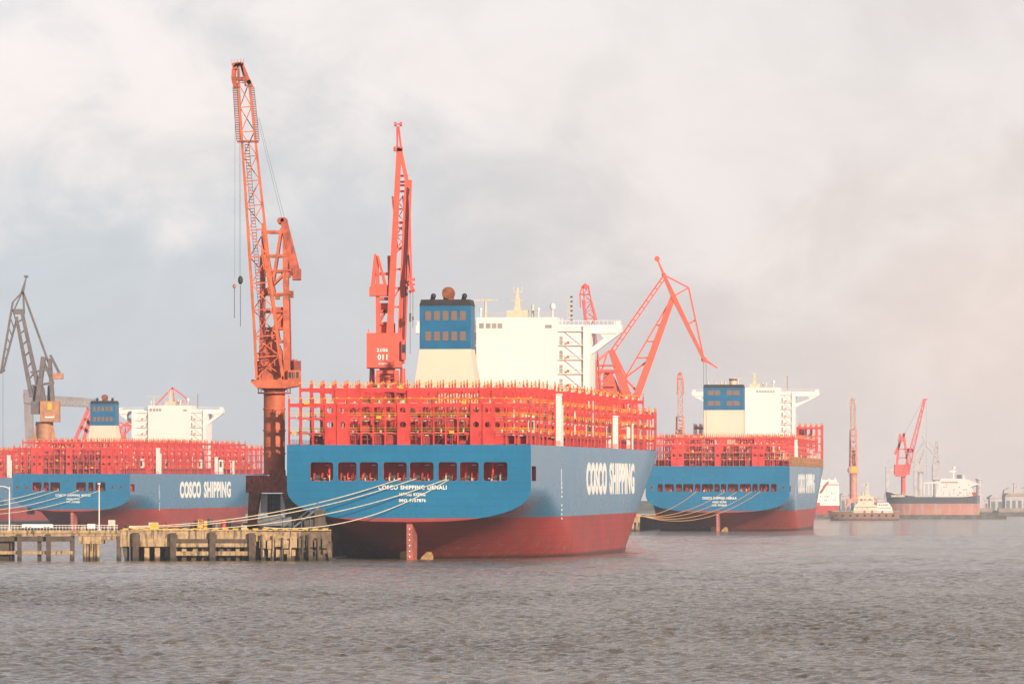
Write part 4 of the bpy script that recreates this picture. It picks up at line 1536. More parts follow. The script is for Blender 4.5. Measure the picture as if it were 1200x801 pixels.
# --- crane 3: double link crane in side view
def link_crane_side(c, pts, mat, r=1.0, detail=True, house=None):
    """pts: dict of named photo points"""
    P = c.P
    g_ = pts
    mb = MB()
    for dd in (-1.6, 1.6):
        k = 0.55 if dd > 0 else 0.6
        mb.beam(P(*g_['boom0'], dd), P(*g_['boom1'], dd * k), 2.6 * r, 1.3 * r, w2=1.9 * r, h2=1.0 * r)
    b = c.part(mb, 'boom', mat)
    mb = MB()
    a, e = P(*g_['brace0']), P(*g_['boom1'])
    for dd in (-1.2, 1.2):
        mb.beam(a + Vector((0, dd, 0)), e + Vector((-1.0 * r, dd * 0.6, -1.5)), 0.5 * r)
    for t in (0.25, 0.45, 0.65, 0.85):
        q = a.lerp(e, t)
        s_ = P(*g_['boom0']).lerp(e, t * 0.72 + 0.27)
        mb.beam(q, s_, 0.45 * r, 2.4)
    mb.beam(a, P(*g_['boom0']).lerp(e, 0.14), 0.7 * r)
    mb.beam(a, P(*g_['boom0']).lerp(e, 0.44), 0.6 * r)
    c.part(mb, 'boom_truss', mat)
    mb = MB()
    for dd in (-0.9, 0.9):
        mb.beam(P(*g_['tie0'], dd), P(*g_['tie1'], dd), 0.55 * r)
        mb.beam(P(*g_['tie0'], dd) + Vector((0.9 * r, 0, -0.9 * r)), P(*g_['tie1'], dd) + Vector((0.9 * r, 0, -0.5 * r)), 0.4 * r)
    for k in range(1, 12):
        q = P(*g_['tie0']).lerp(P(*g_['tie1']), k / 12)
        mb.beam(q, q + Vector((0.9 * r, 0, -0.9 * r)), 0.3 * r, 1.6)
    c.part(mb, 'back_tie', mat)
    mb = MB()
    for dd in (-1.0, 1.0):
        mb.beam(P(*g_['tail'], dd * 0.3), P(*g_['tie1'], dd * 0.6), 0.5 * r, w2=0.8 * r)
        mb.beam(P(*g_['tie1'], dd * 0.6), P(*g_['boom1'], dd), 1.0 * r, w2=1.6 * r)
        mb.beam(P(*g_['boom1'], dd), P(*g_['tip'], dd * 0.6), 1.6 * r, w2=0.9 * r)
        mb.beam(P(*g_['tie1'], dd * 0.6), P(*g_['knee'], dd * 0.6), 0.45 * r)
        mb.beam(P(*g_['knee'], dd * 0.6), P(*g_['boom1'], dd), 0.45 * r)
        mb.beam(P(*g_['knee'], dd * 0.6), P(*g_['tip'], dd * 0.6), 0.5 * r)
    mid = P(*g_['boom1']).lerp(P(*g_['tip']), 0.45)
    mb.beam(mid, P(*g_['knee']).lerp(P(*g_['tip']), 0.45), 0.5 * r)
    if 'nose' in g_:
        mb.beam(P(*g_['tip']), P(*g_['nose']), 0.9 * r, w2=0.4 * r)
    mb.ball(P(*g_['tip']), 1.0 * r)
    mb.ball(P(*g_['tie1']), 0.8 * r)
    for q in ('tail', 'tip'):
        mb.tube(P(*g_[q], -0.8), P(*g_[q], 0.8), 0.9 * r, n=10)
    c.part(mb, 'link_arm', mat)


c = Crane('portal_crane', 'coral red double link crane bending to the right over the gap between two ships', 2100, 712, 3.5)
P = c.P
link_crane_side(c, dict(boom0=(741, 478), boom1=(789, 347), brace0=(732, 443), tie0=(716, 410), tie1=(778, 322), tail=(770, 303),
                        tip=(825, 421), knee=(807, 337), nose=(841, 431)), M['coral'])
mb = MB()
for dd in (-3, 3):
    mb.beam(P(716, 410, dd * 0.4), P(737, 470, dd), 1.8, 1.4, w2=3.2)
    mb.beam(P(714, 411, dd * 0.4), P(697, 425, dd), 0.9)
    mb.beam(P(697, 425, dd), P(702, 478, dd), 1.2)
    mb.beam(P(716, 412, dd * 0.4), P(732, 443, dd * 0.4), 0.7)
    mb.beam(P(719, 410, dd * 0.4), P(735, 443, dd * 0.4), 0.5)
    mb.beam(P(732, 443, dd * 0.4), P(733, 478, dd), 0.7)
    mb.beam(P(733, 445, dd * 0.4), P(740, 478, dd), 0.7)
    mb.beam(P(712, 412, dd * 0.4), P(700, 450, dd), 0.6)
    for y in (428, 436, 452, 462):
        mb.beam(P(698, y, dd), P(722, y, dd), 0.5)
    mb.beam(P(699, 452, dd), P(718, 436, dd), 0.5)
mb.prism([(P(x, y).x, P(x, y).z) for x, y in ((706, 480), (707, 438), (716, 434), (722, 446), (736, 480))], -1.5, 2.5)
mb.box(P(701, 0).x, P(720, 0).x, -3.6, -3.2, P(0, 436).z, P(0, 433).z)
c.part(mb, 'tower_frame', M['coral'])
mb = MB()
for k in range(10):
    mb.beam(P(694 + k * 0.4, 425 + 4.5 * k, -3.4), P(700 + k * 0.4, 425 + 4.5 * k, -3.4), 0.25)
for x in (695, 700):
    mb.beam(P(x, 415, -3.4), P(x + 4, 478, -3.4), 0.35)
mb.beam(P(694, 440, -3.4), P(700, 425, -3.4), 0.25)
mb.beam(P(700, 470, -3.4), P(695, 450, -3.4), 0.25)
c.part(mb, 'stair_tower', M['darkred'])
mb = MB()
mb.box(P(697, 0).x, P(742, 0).x, -6, 6, P(0, 505).z, P(0, 480).z)
c.part(mb, 'machinery_house', M['coral'])
portal(c, 690, 745, 515, 578, 7, M['coral'], leg=2.4)
mb = MB()
mb.tube(P(718, 515), P(718, 505), 4, n=14)
c.part(mb, 'column', M['coral'])
mb = MB()
cable(mb, [P(824.5, 424, 0), P(824.5, 520, 0)], 0.06)
cable(mb, [P(827.5, 424, 0), P(827.5, 520, 0)], 0.06)
c.part(mb, 'hoist_rope', M['cable'])


# --- slim lattice jib cranes seen end on
def slim_crane(c, x, ytop, ymid, ytow, yhouse, ybase, wpx, mat, mat2, column=True, lean=0):
    P = c.P
    mb = MB()
    k = c.k
    w = wpx * k
    xt = x + lean
    lattice(mb, P(x, yhouse, -3), P(lerp(x, xt, .6), ymid, -5), w * 1.0, w * 0.85, 2.4, 2.0, 6, 0.26, 0.12)
    lattice(mb, P(lerp(x, xt, .6), ymid, -5), P(xt, ytop + 8 / k * 0.1, -6), w * 0.85, w * 0.6, 2.0, 1.4, 4, 0.24, 0.11)
    j = c.part(mb, 'jib', mat)
    mb = MB()
    q = P(xt, ytop)
    lo_ = [(-.55, -9), (-.6, -4), (-.4, -1.2), (-.05, 0), (.25, -1), (.5, -4.5), (.6, -9)]
    for (xa, za), (xb, zb) in zip(lo_, lo_[1:]):
        mb.beam((q.x + w * xa, -6, q.z + za), (q.x + w * xb, -6, q.z + zb), 0.5, 1.4)
    mb.beam((q.x - w * .55, -6, q.z - 4), (q.x + w * .5, -6, q.z - 4), 0.5)
    mb.tube((q.x, -7.4, q.z - 1.2), (q.x, -5.0, q.z - 1.2), 0.8, n=10)
    c.part(mb, 'jib_head', mat2, j)
    for sx in (-0.62, 0.62):
        mb = MB()
        qa, qb = P(lerp(x, xt, .6), ymid), P(xt, ytop)
        n = 22
        for kk in range(n):
            t = kk / n
            cx = lerp(qa.x, qb.x, t * .75) + sx * w * lerp(1, .75, t)
            z = lerp(qa.z, qb.z - 6, t)
            mb.box(cx - 0.35, cx + 0.35, -6, -5.2, z, z + 0.2)
        mb.box(qa.x + sx * w - 0.45, qa.x + sx * w + 0.45, -6, -5, qa.z - 0.5, qa.z)
        mb.beam((qa.x + sx * w, -5.6, qa.z), (lerp(qa.x, qb.x, .75) + sx * w * .75, -5.6, qb.z - 6), 0.15)
        c.part(mb, 'ladder_cage', mat2, j)
    mb = MB()
    for sx in (-1, 1):
        for dd in (-2, 2):
            mb.beam(P(x + sx * wpx * 0.75, yhouse, dd), P(x + sx * wpx * 0.62, ytow, dd * 0.7), 0.9)
    n = 6
    for kk in range(n + 1):
        y = lerp(ytow, yhouse, kk / n)
        mb.beam(P(x - wpx * 0.68, y, -2), P(x + wpx * 0.68, y, -2), 0.6)
    mb.box(P(x - wpx * .5, 0).x, P(x + wpx * .5, 0).x, -1, 2, P(0, yhouse).z, P(0, lerp(yhouse, ytow, .45)).z)
    c.part(mb, 'tower_frame', mat)
    mb = MB()
    mb.box(P(x - wpx * 0.95, 0).x, P(x + wpx * .9, 0).x, -4, 4, P(0, yhouse).z - 5.0, P(0, yhouse).z)
    c.part(mb, 'machinery_house', mat)
    mb = MB()
    mb.box(P(x - wpx * 1.25, 0).x, P(x - wpx * .96, 0).x, -4, -1, P(0, yhouse).z - 4.0, P(0, yhouse).z - 1.4)
    c.part(mb, 'operator_cab', M['steelgrey'])
    mb = MB()
    zb = 10 if column else 0
    mb.tube((P(x, 0).x, 0, zb), (P(x, 0).x, 0, P(0, yhouse).z - 5.0), 2.6, n=16)
    for z in (zb + 4, P(0, yhouse).z - 6.5):
        mb.tube((P(x, 0).x, 0, z), (P(x, 0).x, 0, z + .5), 3.2, n=16)
    c.part(mb, 'column', mat)
    for sx in (-1, 1):
        for dd in (-5, 5):
            mb = MB()
            mb.beam((P(x, 0).x + sx * 7, dd, 0), (P(x, 0).x + sx * 2.4, dd * 0.6, 10.5), 2.0)
            c.part(mb, 'leg', mat)
    mb = MB()
    mb.box(P(x, 0).x - 4.5, P(x, 0).x + 4.5, -4, 4, 9, 11.5)
    c.part(mb, 'portal_beam', mat)


c = Crane('tower_crane', 'slim red lattice crane rising just right of the nearest ship\'s white deckhouse', 2350, 700, 3.5)
slim_crane(c, 700, 333, 374, 455, 470, 600, 11, M['crimson'], M['crimson'], lean=-14)
c = Crane('tower_crane', 'thin pinkish lattice crane standing behind the gap between near and wide ship', 3600, 797, 2.5)
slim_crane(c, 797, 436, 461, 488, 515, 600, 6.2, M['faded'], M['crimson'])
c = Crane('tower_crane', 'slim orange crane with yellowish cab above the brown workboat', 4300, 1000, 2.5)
slim_crane(c, 1000, 466, 500, 503, 546, 600, 5.6, M['faded'], M['hazedtan'], lean=-1)
mb = MB()
mb.box(c.P(997, 0).x, c.P(1004, 0).x, -4.3, -4.0, c.P(0, 553).z, c.P(0, 546.5).z)
c.part(mb, 'cab_front', M['yellow'])

# --- crane far right, red with long raised jib
c = Crane('portal_crane', 'faded red crane with raised jib behind the black and red tanker', 5100, 1058, 2.5)
P = c.P
mb = MB()
lattice(mb, P(1062, 552, -3), P(1082, 472, -6), 4.2, 1.6, 2.2, 1.2, 12, 0.38)
j = c.part(mb, 'jib', M['crimson'])
mb = MB()
mb.prism([(P(x, y).x, P(x, y).z) for x, y in ((1080, 474), (1081, 467), (1087, 467), (1084, 470), (1083, 475))], -7, -5)
c.part(mb, 'jib_head', M['crimson'], j)
mb = MB()
for dd in (-2, 2):
    mb.beam(P(1051, 545, dd), P(1055, 508, dd), 1.6, 1.2)
    mb.beam(P(1064, 545, dd), P(1059, 508, dd), 1.6, 1.2)
    mb.beam(P(1060, 507, dd), P(1049, 532, dd), 1.9, 1.2)
for y in (516, 526, 536):
    mb.beam(P(1053, y), P(1062, y), 0.9, 3)
mb.box(P(1063, 0).x, P(1070, 0).x, -2, 2, P(0, 530).z, P(0, 525).z)
c.part(mb, 'tower_frame', M['crimson'])
mb = MB()
mb.box(P(1048, 0).x, P(1066, 0).x, -4, 6, P(0, 556).z, P(0, 544).z)
mb.box(P(1050, 0).x, P(1062, 0).x, -4, 6, P(0, 558).z, P(0, 556.01).z)
c.part(mb, 'machinery_house', M['crimson'])
mb = MB()
mb.tube(P(1058.5, 592), P(1058.5, 556), 1.9, n=14)
c.part(mb, 'column', M['crimson'])
for sx in (-1, 1):
    mb = MB()
    mb.beam(P(1058.5 + sx * 8, 600), P(1058.5 + sx * 2, 588), 1.8)
    c.part(mb, 'leg', M['crimson'])
mb = MB()
cable(mb, [P(1060, 508), P(1081, 469, -6)], 0.1)
cable(mb, [P(1085, 469, -6), P(1085, 560, -6)], 0.06)
c.part(mb, 'hoist_rope', M['cable'])

# --- grey cranes in the far haze
c = Crane('portal_crane', 'hazy grey double link crane behind the tanker, tip bending right', 6350, 1078, 2.5)
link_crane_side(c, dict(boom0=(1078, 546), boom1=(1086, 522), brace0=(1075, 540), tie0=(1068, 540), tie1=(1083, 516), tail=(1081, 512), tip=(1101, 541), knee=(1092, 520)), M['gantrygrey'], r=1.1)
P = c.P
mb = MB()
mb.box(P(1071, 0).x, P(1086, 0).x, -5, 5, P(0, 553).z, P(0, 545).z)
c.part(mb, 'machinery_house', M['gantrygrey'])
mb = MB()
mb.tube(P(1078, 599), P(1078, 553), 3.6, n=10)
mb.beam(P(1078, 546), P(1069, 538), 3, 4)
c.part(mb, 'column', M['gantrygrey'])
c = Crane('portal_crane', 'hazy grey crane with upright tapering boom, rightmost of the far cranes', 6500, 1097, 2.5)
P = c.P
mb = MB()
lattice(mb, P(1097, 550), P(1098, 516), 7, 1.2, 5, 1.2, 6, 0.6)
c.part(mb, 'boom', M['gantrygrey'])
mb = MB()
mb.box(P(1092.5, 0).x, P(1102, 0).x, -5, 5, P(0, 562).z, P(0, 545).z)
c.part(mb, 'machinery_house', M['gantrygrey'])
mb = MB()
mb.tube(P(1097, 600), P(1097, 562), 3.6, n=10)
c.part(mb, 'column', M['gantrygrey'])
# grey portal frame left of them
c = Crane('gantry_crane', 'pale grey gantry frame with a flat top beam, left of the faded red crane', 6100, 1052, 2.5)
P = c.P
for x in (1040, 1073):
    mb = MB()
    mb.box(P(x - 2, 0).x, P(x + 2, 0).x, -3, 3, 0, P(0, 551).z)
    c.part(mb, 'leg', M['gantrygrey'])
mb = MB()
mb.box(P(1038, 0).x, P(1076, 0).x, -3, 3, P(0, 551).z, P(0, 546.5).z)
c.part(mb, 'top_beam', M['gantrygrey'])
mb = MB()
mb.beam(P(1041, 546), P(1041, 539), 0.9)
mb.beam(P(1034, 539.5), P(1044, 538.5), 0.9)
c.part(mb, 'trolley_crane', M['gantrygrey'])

# --- grey-brown crane at far left
c = Crane('portal_crane', 'grey-brown double link crane with tan machinery house at far left', 2800, 50, 6.0)
P = c.P
mb = MB()
for dd in (-1.5, 1.5):
    mb.beam(P(37, 465, dd), P(19, 371, dd * 0.6), 1.8, 1.2, w2=1.2)
    mb.beam(P(45, 455, dd), P(26, 367, dd * 0.6), 1.8, 1.2, w2=1.4)
for k in range(7):
    t = (k + 0.5) / 7
    mb.beam(P(lerp(37, 19, t), lerp(465, 371, t)), P(lerp(45, 26, t), lerp(455, 367, t)), 0.6, 2.4)
mb.box(P(16, 0).x, P(29, 0).x, -1.6, 1.6, P(0, 368).z, P(0, 362).z)
c.part(mb, 'boom', M['greycrane'])
mb = MB()
for dd in (-0.8, 0.8):
    mb.beam(P(27, 342, dd), P(57, 425, dd), 0.9)
c.part(mb, 'back_tie', M['greycrane'])
mb = MB()
for dd in (-0.9, 0.9):
    mb.beam(P(31, 324, 0), P(27, 342, dd), 0.5, w2=0.8)
    mb.beam(P(31, 324, 0), P(25, 342, dd), 0.4)
    mb.beam(P(27, 342, dd), P(28, 362, dd), 0.7)
    mb.beam(P(26, 342, dd), P(15, 354, dd), 0.5)
    mb.beam(P(26, 342, dd), P(17, 362, dd), 0.5)
    mb.beam(P(15, 354, dd), P(1, 436, dd), 0.8)
    mb.beam(P(20, 372, dd), P(4, 433, dd), 0.8)
for k in range(7):
    t = (k + 0.5) / 7
    mb.beam(P(lerp(15, 1, t), lerp(354, 436, t)), P(lerp(20, 4, t), lerp(372, 433, t)), 0.45, 1.6)
mb.beam(P(0, 437), P(6, 433), 1.0)
mb.beam(P(28, 324), P(33, 324), 1.0)
c.part(mb, 'link_arm', M['greycrane'])
mb = MB()
for dd in (-2.5, 2.5):
    mb.beam(P(44, 472, dd), P(51, 418, dd * .6), 2.0)
    mb.beam(P(62, 472, dd), P(58, 420, dd * .6), 1.6)
    mb.beam(P(59, 416, dd * .6), P(72, 442, dd), 1.0)
    mb.beam(P(58, 438, dd), P(73, 441, dd), 0.9)
    mb.beam(P(50, 420, dd * .6), P(62, 450, dd), 0.9)
    mb.beam(P(36, 436, dd), P(60, 432, dd), 0.7)
    mb.beam(P(38, 452, dd), P(63, 448, dd), 0.9)
mb.prism([(P(x, y).x, P(x, y).z) for x, y in ((38, 475), (39, 455), (46, 446), (52, 455), (54, 475))], -1, 2)
mb.prism([(P(x, y).x, P(x, y).z) for x, y in ((55, 475), (56, 452), (62, 448), (64, 475))], -1, 2)
mb.box(P(37, 0).x, P(48, 0).x, -5, 2, P(0, 485).z, P(0, 470).z)
c.part(mb, 'tower_frame', M['greycrane'])
mb = MB()
mb.box(P(62, 0).x, P(74, 0).x, -3, 3, P(0, 444).z, P(0, 437).z)
c.part(mb, 'counterweight', M['tan'])
mb = MB()
mb.box(P(48, 0).x, P(70, 0).x, -6, 5, P(0, 494).z, P(0, 470).z)
mb.box(P(57, 0).x, P(62, 0).x, -6.05, -6, P(0, 480).z, P(0, 472).z, 1)
mb.box(P(54, 0).x, P(65, 0).x, -6.05, -6, P(0, 489.5).z, P(0, 488).z, 2)
c.part(mb, 'machinery_house', [M['tan'], M['yellow'], M['lettering']])
mb = MB()
mb.tube(P(52, 575), P(52, 494), 4.0, 3.4, n=14)
for x in (38, 45, 60, 66):
    mb.beam(P(x, 530), P(lerp(x, 52, .4), 494), 1.2)
c.part(mb, 'column', M['tan'])
portal(c, 36, 68, 530, 602, 6, M['greycrane'], leg=2.2)
mb = MB()
cable(mb, [P(3.5, 437), P(3.5, 560)], 0.08)
c.part(mb, 'hoist_rope', M['cable'])

# --- shipyard gantry with lettering behind, left
c = Crane('gantry_crane', 'big grey gantry beam crane on two legs behind the blue and cream funnel at left', 3600, 70, 2.5)
P = c.P
mb = MB()
mb.prism([(P(x, y).x, P(x, y).z) for x, y in ((29, 461), (112, 467), (108, 477), (60, 475), (29, 472))], -4, 4)
gb = c.part(mb, 'top_beam', M['gantrydark'])
put_text('SHANGHAI', (104 - 64) * c.k, 3.0, (P(64, 0).x, -4.05, P(0, 473.5).z), (1, 0, -0.06), (0.06, 0, 1), gb, M['paleglass'], 0.05)
mb = MB()
mb.beam(P(33, 456), P(37, 600), 5.2, 6, w2=3.5)
c.part(mb, 'leg', M['gantrydark'])
mb = MB()
for a, b in (((104, 478), (86, 520)), ((108, 480), (96, 522)), ((100, 490), (108, 500)), ((95, 500), (104, 506))):
    mb.beam(P(*a), P(*b), 2.0)
mb.beam(P(86, 520), P(86, 600), 3)
mb.beam(P(96, 520), P(96, 600), 3)
c.part(mb, 'leg', M['crimson'])
# pink crane boom lying low behind the same funnel
c = Crane('portal_crane', 'pink lattice boom leaning behind the left ship, between funnel and deckhouse', 3400, 145, 2.5)
P = c.P
mb = MB()
lattice(mb, P(135, 512), P(158, 492), 5.5, 2.5, 3, 2, 5, 0.45)
mb.beam(P(142, 510), P(138, 494), 1.2)
mb.beam(P(138, 494), P(155, 500), 0.8)
c.part(mb, 'boom', M['crimson'])
mb = MB()
mb.box(P(136, 0).x, P(147, 0).x, -4, 4, P(0, 522).z, P(0, 508).z)
c.part(mb, 'machinery_house', M['crimson'])
mb = MB()
mb.tube(P(142, 600), P(142, 520), 3.0)
c.part(mb, 'column', M['crimson'])
# red crane tip above the left deckhouse
c = Crane('portal_crane', 'thin red A-shaped crane top rising above the left ship\'s white deckhouse', 3700, 203, 2.5)
P = c.P
mb = MB()
for a, b in (((202, 454), (183, 474)), ((202, 454), (218, 466)), ((218, 466), (222, 480)), ((202, 454), (205, 476)), ((183, 474), (180, 482)), ((199, 474), (206, 471)), ((206, 471), (209, 476))):
    mb.beam(P(*a), P(*b), 0.9)
mb.beam(P(190, 472), P(216, 470), 0.7)
c.part(mb, 'boom', M['crimson'])
mb = MB()
mb.box(P(192, 0).x, P(214, 0).x, -4, 4, P(0, 500).z, P(0, 480).z)
mb.tube(P(203, 601), P(203, 498), 3.0)
c.part(mb, 'column', M['crimson'])


# ------------------------------------------------------------------ quays and jetty
def ground_poly(name, pts, z, mat=M['asphalt'], z0=None):
    mb = MB()
    n = len(pts)
    z0 = -1.5 if z0 is None else z0
    vs = [(x, y, z) for x, y in pts] + [(x, y, z0) for x, y in pts]
    mb.add(vs, [tuple(range(n)), tuple(range(2 * n - 1, n - 1, -1))] + [(i, n + i, n + (i + 1) % n, (i + 1) % n) for i in range(n)])
    o = mb.build(name, mat)
    recalc(o)
    return tag(o, kind='structure')


ground_poly('wharf', [(-78.5, 1281), (-46, 1281), (-44.5, 1345), (30, 2000), (40, 2200), (43, 2430), (5, 2430), (-20, 2000), (-79, 1420)], 6.1)
ground_poly('wharf', [(20, 2532), (49, 2532), (82, 2960), (30, 2960)], 5.6)
ground_poly('wharf', [(-300, 2640), (-217, 2640), (-160, 3050), (40, 3060), (130, 3580), (130, 3700), (-420, 3750), (-420, 2640)], 2.6)
ground_poly('wharf', [(176, 4282), (340, 4282), (345, 4420), (176, 4420)], 2.5)
ground_poly('wharf', [(255, 5060), (500, 5060), (500, 5200), (255, 5200)], 2.5)

QD = 1272.0
kq = QD / F


def QX(x):
    return (x - 600) * kq


def QZ(y):
    return CH + (HZ - y) * kq


q = thing('quay', 'weathered concrete quay edge with dark timber fenders at left of the nearest stern', 'quay', (QX(250), QD, 0))
qx = lambda x: QX(x) - QX(250)
mb = MB()
mb.box(qx(141), qx(300), 0.0, 1.58, QZ(640), QZ(621.5))
mb.box(qx(300) + 0.004, qx(352), 0.3, 1.58, QZ(634), QZ(620.5))
mb.box(qx(352) + 0.004, qx(388), 0.3, 1.58, QZ(634), QZ(622), 1)
mb.box(qx(141), qx(388), -0.25, 1.6, QZ(621.5) + 0.004, QZ(620))
part(mb, 'quay_wall', [M['concrete'], M['concreteshade']], q)
for xc in (159.5, 203.5, 249.5, 295.5):
    mb = MB()
    mb.box(qx(xc - 3.6), qx(xc + 3.2), -1.2, -0.01, -1.5, QZ(623) + random.uniform(-.2, .2))
    mb.box(qx(xc - 2.2), qx(xc + 4.6), -1.0, -0.01, QZ(634), QZ(626))
    part(mb, 'fender', M['timber'], q)
for (xa, xb) in ((207, 246), (253, 292)):
    for (ya, yb, m_, dd) in ((635.5, 631, M['timber'], -0.6), (640.5, 636, M['concrete'], -0.5), (650.5, 645.5, M['concrete'], -0.7)):
        mb = MB()
        mb.box(qx(xa) - .1, qx(xb) + .1, dd, dd + 0.5, QZ(ya), QZ(yb))
        part(mb, 'wale_beam', m_, q)
rnd = random.Random(11)
x = 145.0
k = 0
while x < 388:
    w = rnd.uniform(4.2, 6.2)
    mb = MB()
    lean = rnd.choice((0, 0, 0, 2.5, -2.5)) * kq
    mb.beam((qx(x + w / 2) - lean, rnd.uniform(0.9, 1.6), -1.5), (qx(x + w / 2) + lean, 1.2, QZ(638)), w * kq, 0.8)
    part(mb, 'pile', M['concreteshade'] if x > 352 else (M['concrete'] if rnd.random() < 0.65 else M['concretedk']), q)
    x += w + rnd.uniform(4.0, 8.5)
for k in range(24):
    mb = MB()
    xx = qx(146 + k * 10)
    mb.box(xx - 0.4, xx + 0.4, rnd.uniform(7, 9), 10, -1.5, QZ(632))
    part(mb, 'pile', M['concretedk'], q)
# stubby blocks of the right section, end ones coloured as lying in the ship's shade
rnd = random.Random(5)
for k in range(9):
    mb = MB()
    xa = qx(304 + k * 9.2)
    w = 7.2 * kq
    mb.box(xa, xa + w, -0.35, 0.29, QZ(rnd.uniform(640, 643)), QZ(rnd.uniform(630, 633)))
    mb.box(xa + 0.2, xa + w * 0.75, -0.2, 0.25, QZ(rnd.uniform(648, 653)), QZ(643.5))
    part(mb, 'fender_block', M['concrete'] if k < 5 else M['concreteshade'], q)
for k in range(7):
    mb = MB()
    xa = qx(306 + k * 11.5 + rnd.uniform(-2, 2))
    mb.tube((xa, -0.6, -1.5), (xa + rnd.uniform(-.3, .3), -0.6, QZ(rnd.uniform(624, 632))), 0.22, n=8)
    part(mb, 'fender_post', M['concrete'] if k in (1, 3) else M['timber'], q)
mb = MB()
mb.box(qx(300), qx(388), 1.7, 9.0, -1.5, QZ(634))
part(mb, 'back_wall', M['concretedk'], q)
mb = MB()
for k in range(21):
    xx = qx(144 + k * 11.7)
    mb.box(xx, xx + 1.15, -0.27, 0.0, QZ(620) + 0.003, QZ(618.6))
part(mb, 'kerb_stripe', M['yellow'], q)

j = thing('jetty', 'narrow concrete jetty on piles with white railing at the left edge', 'jetty', (QX(60), QD, 0))
jx = lambda x: QX(x) - QX(60)
mb = MB()
mb.box(jx(-30), jx(140.5), 0.0, 7.0, QZ(627.5), QZ(621))
mb.box(jx(-30), jx(140.5), -0.3, 0.0, QZ(624.5), QZ(621.3))
part(mb, 'deck_slab', M['concrete'], j)
mb = MB()
mb.box(jx(-30), jx(85), 0.3, 0.9, QZ(634), QZ(628.2))
part(mb, 'crossbeam', M['timber'], j)
mb = MB()
mb.box(jx(-30), jx(85), -0.1, 0.5, QZ(649), QZ(645.2))
part(mb, 'crossbeam', M['concrete'], j)
for xc, w, dk in ((-20, 6, 0), (23, 5, 0), (57, 5.4, 0), (84, 5, 1), (14, 4.5, 1), (45.5, 4.5, 1), (139, 5, 1)):
    mb = MB()
    if dk:
        mb.box(jx(xc - w / 2), jx(xc + w / 2), 1.2 if xc < 100 else 0.02, 2.0, -1.5, QZ(627.6))
    else:
        mb.box(jx(xc - w / 2), jx(xc + w / 2), -0.8, -0.11, -1.5, QZ(625.5))
    part(mb, 'pile', M['concretedk'] if dk else M['timber'], j)
mb = MB()
mb.box(jx(0) - 3, jx(10), 1.5, 5.0, -1.5, QZ(629))
part(mb, 'pile', M['concretedk'], j)
mb = MB()
mb.box(jx(92.5), jx(121), -0.6, 6, QZ(637), QZ(628))
mb.box(jx(120), jx(136), 0.2, 2, QZ(632), QZ(628.3))
part(mb, 'pile_cap', M['concrete'], j)
for k in range(5):
    mb = MB()
    xx = jx(99.2 + k * 3.9)
    mb.tube((xx, -0.1 + (k % 2) * 0.5, -1.5), (xx, -0.1 + (k % 2) * 0.5, QZ(637)), 0.36, n=10)
    part(mb, 'pile', M['concrete'], j)
mb = MB()
for k in range(45):
    xx = jx(-28 + k * 3.75)
    mb.box(xx - 0.03, xx + 0.03, 0.4, 0.46, QZ(621), QZ(615))
for y in (615, 617.8):
    mb.box(jx(-30), jx(138), 0.38, 0.48, QZ(y) - 0.05, QZ(y) + 0.05)
part(mb, 'railing', M['white'], j)


def lamp(x, ytop, label, arm):
    t = thing('street_lamp', label, 'street lamp', (QX(x), QD + 3, QZ(621)), group='lamp posts on the jetty')
    h = QZ(ytop) - QZ(621)
    mb = MB()
    mb.tube((0, 0, 0), (0, 0, h), 0.14, 0.09, n=10)
    mb.box(-0.3, 0.3, -0.3, 0.3, 0, 0.25)
    part(mb, 'pole', M['white'], t)
    mb = MB()
    if arm:
        mb.path([(0, 0, h - 0.4), (-0.5, 0, h - 0.1), (-1.3, 0, h + 0.1), (-2.2, 0, h + 0.1)], 0.1)
        mb.box(-2.9, -2.0, -0.15, 0.15, h, h + 0.2)
    else:
        mb.box(-0.3, 0.3, -0.5, 0.2, h, h + 0.25)
    part(mb, 'lamp_head', M['white'], t)


lamp(9.5, 570, 'white lamp post with curved arm near the left edge of the jetty', True)
lamp(115, 567, 'straight white lamp post at the right end of the jetty', False)


def on_quay(name, label, cat, x, D=QD + 3, zz=None, group=None):
    return thing(name, label, cat, ((x - 600) / F * D, D, QZ(621) if zz is None else zz), group=group)


t = on_quay('electric_cabinet', 'white cabinet on a stand beside the straight lamp post', 'cabinet', 131)
mb = MB()
mb.box(-0.7, 0.7, -0.3, 0.3, 0.9, 2.1)
part(mb, 'box_body', M['offwhite'], t)
mb = MB()
for sx in (-0.6, 0.6):
    mb.box(sx - 0.06, sx + 0.06, -0.1, 0.1, 0, 0.9)
part(mb, 'stand', M['white'], t)
t = on_quay('electric_cabinet', 'small white cabinet left of the straight lamp post', 'cabinet', 107)
mb = MB()
mb.box(-0.8, 0.8, -0.3, 0.3, 0.25, 1.3)
part(mb, 'box_body', M['white'], t)
mb = MB()
mb.box(-0.9, 0.9, -0.35, 0.35, 0, 0.25)
part(mb, 'base', M['concrete'], t)
t = on_quay('trailer', 'long white flatbed trailer parked behind the jetty railing', 'trailer', 44, QD + 4.5)
mb = MB()
mb.box(-3.1, 3.1, -1, 1, 0.55, 1.25)
part(mb, 'trailer_body', M['white'], t)
for xx in (-2.2, -1.4, 1.6, 2.3):
    mb = MB()
    mb.tube((xx, -1.05, 0.4), (xx, 1.05, 0.4), 0.4, n=12)
    part(mb, 'wheel', M['black'], t)


def bollard(x, col, label):
    t = on_quay('bollard', label, 'bollard', x, QD + 1.2)
    mb = MB()
    mb.tube((0, 0, 0), (0, 0, 0.7), 0.42, 0.3, n=12)
    mb.tube((0, 0, 0.7), (0, 0, 0.95), 0.5, 0.45, n=12)
    part(mb, 'bollard_body', M[col], t)


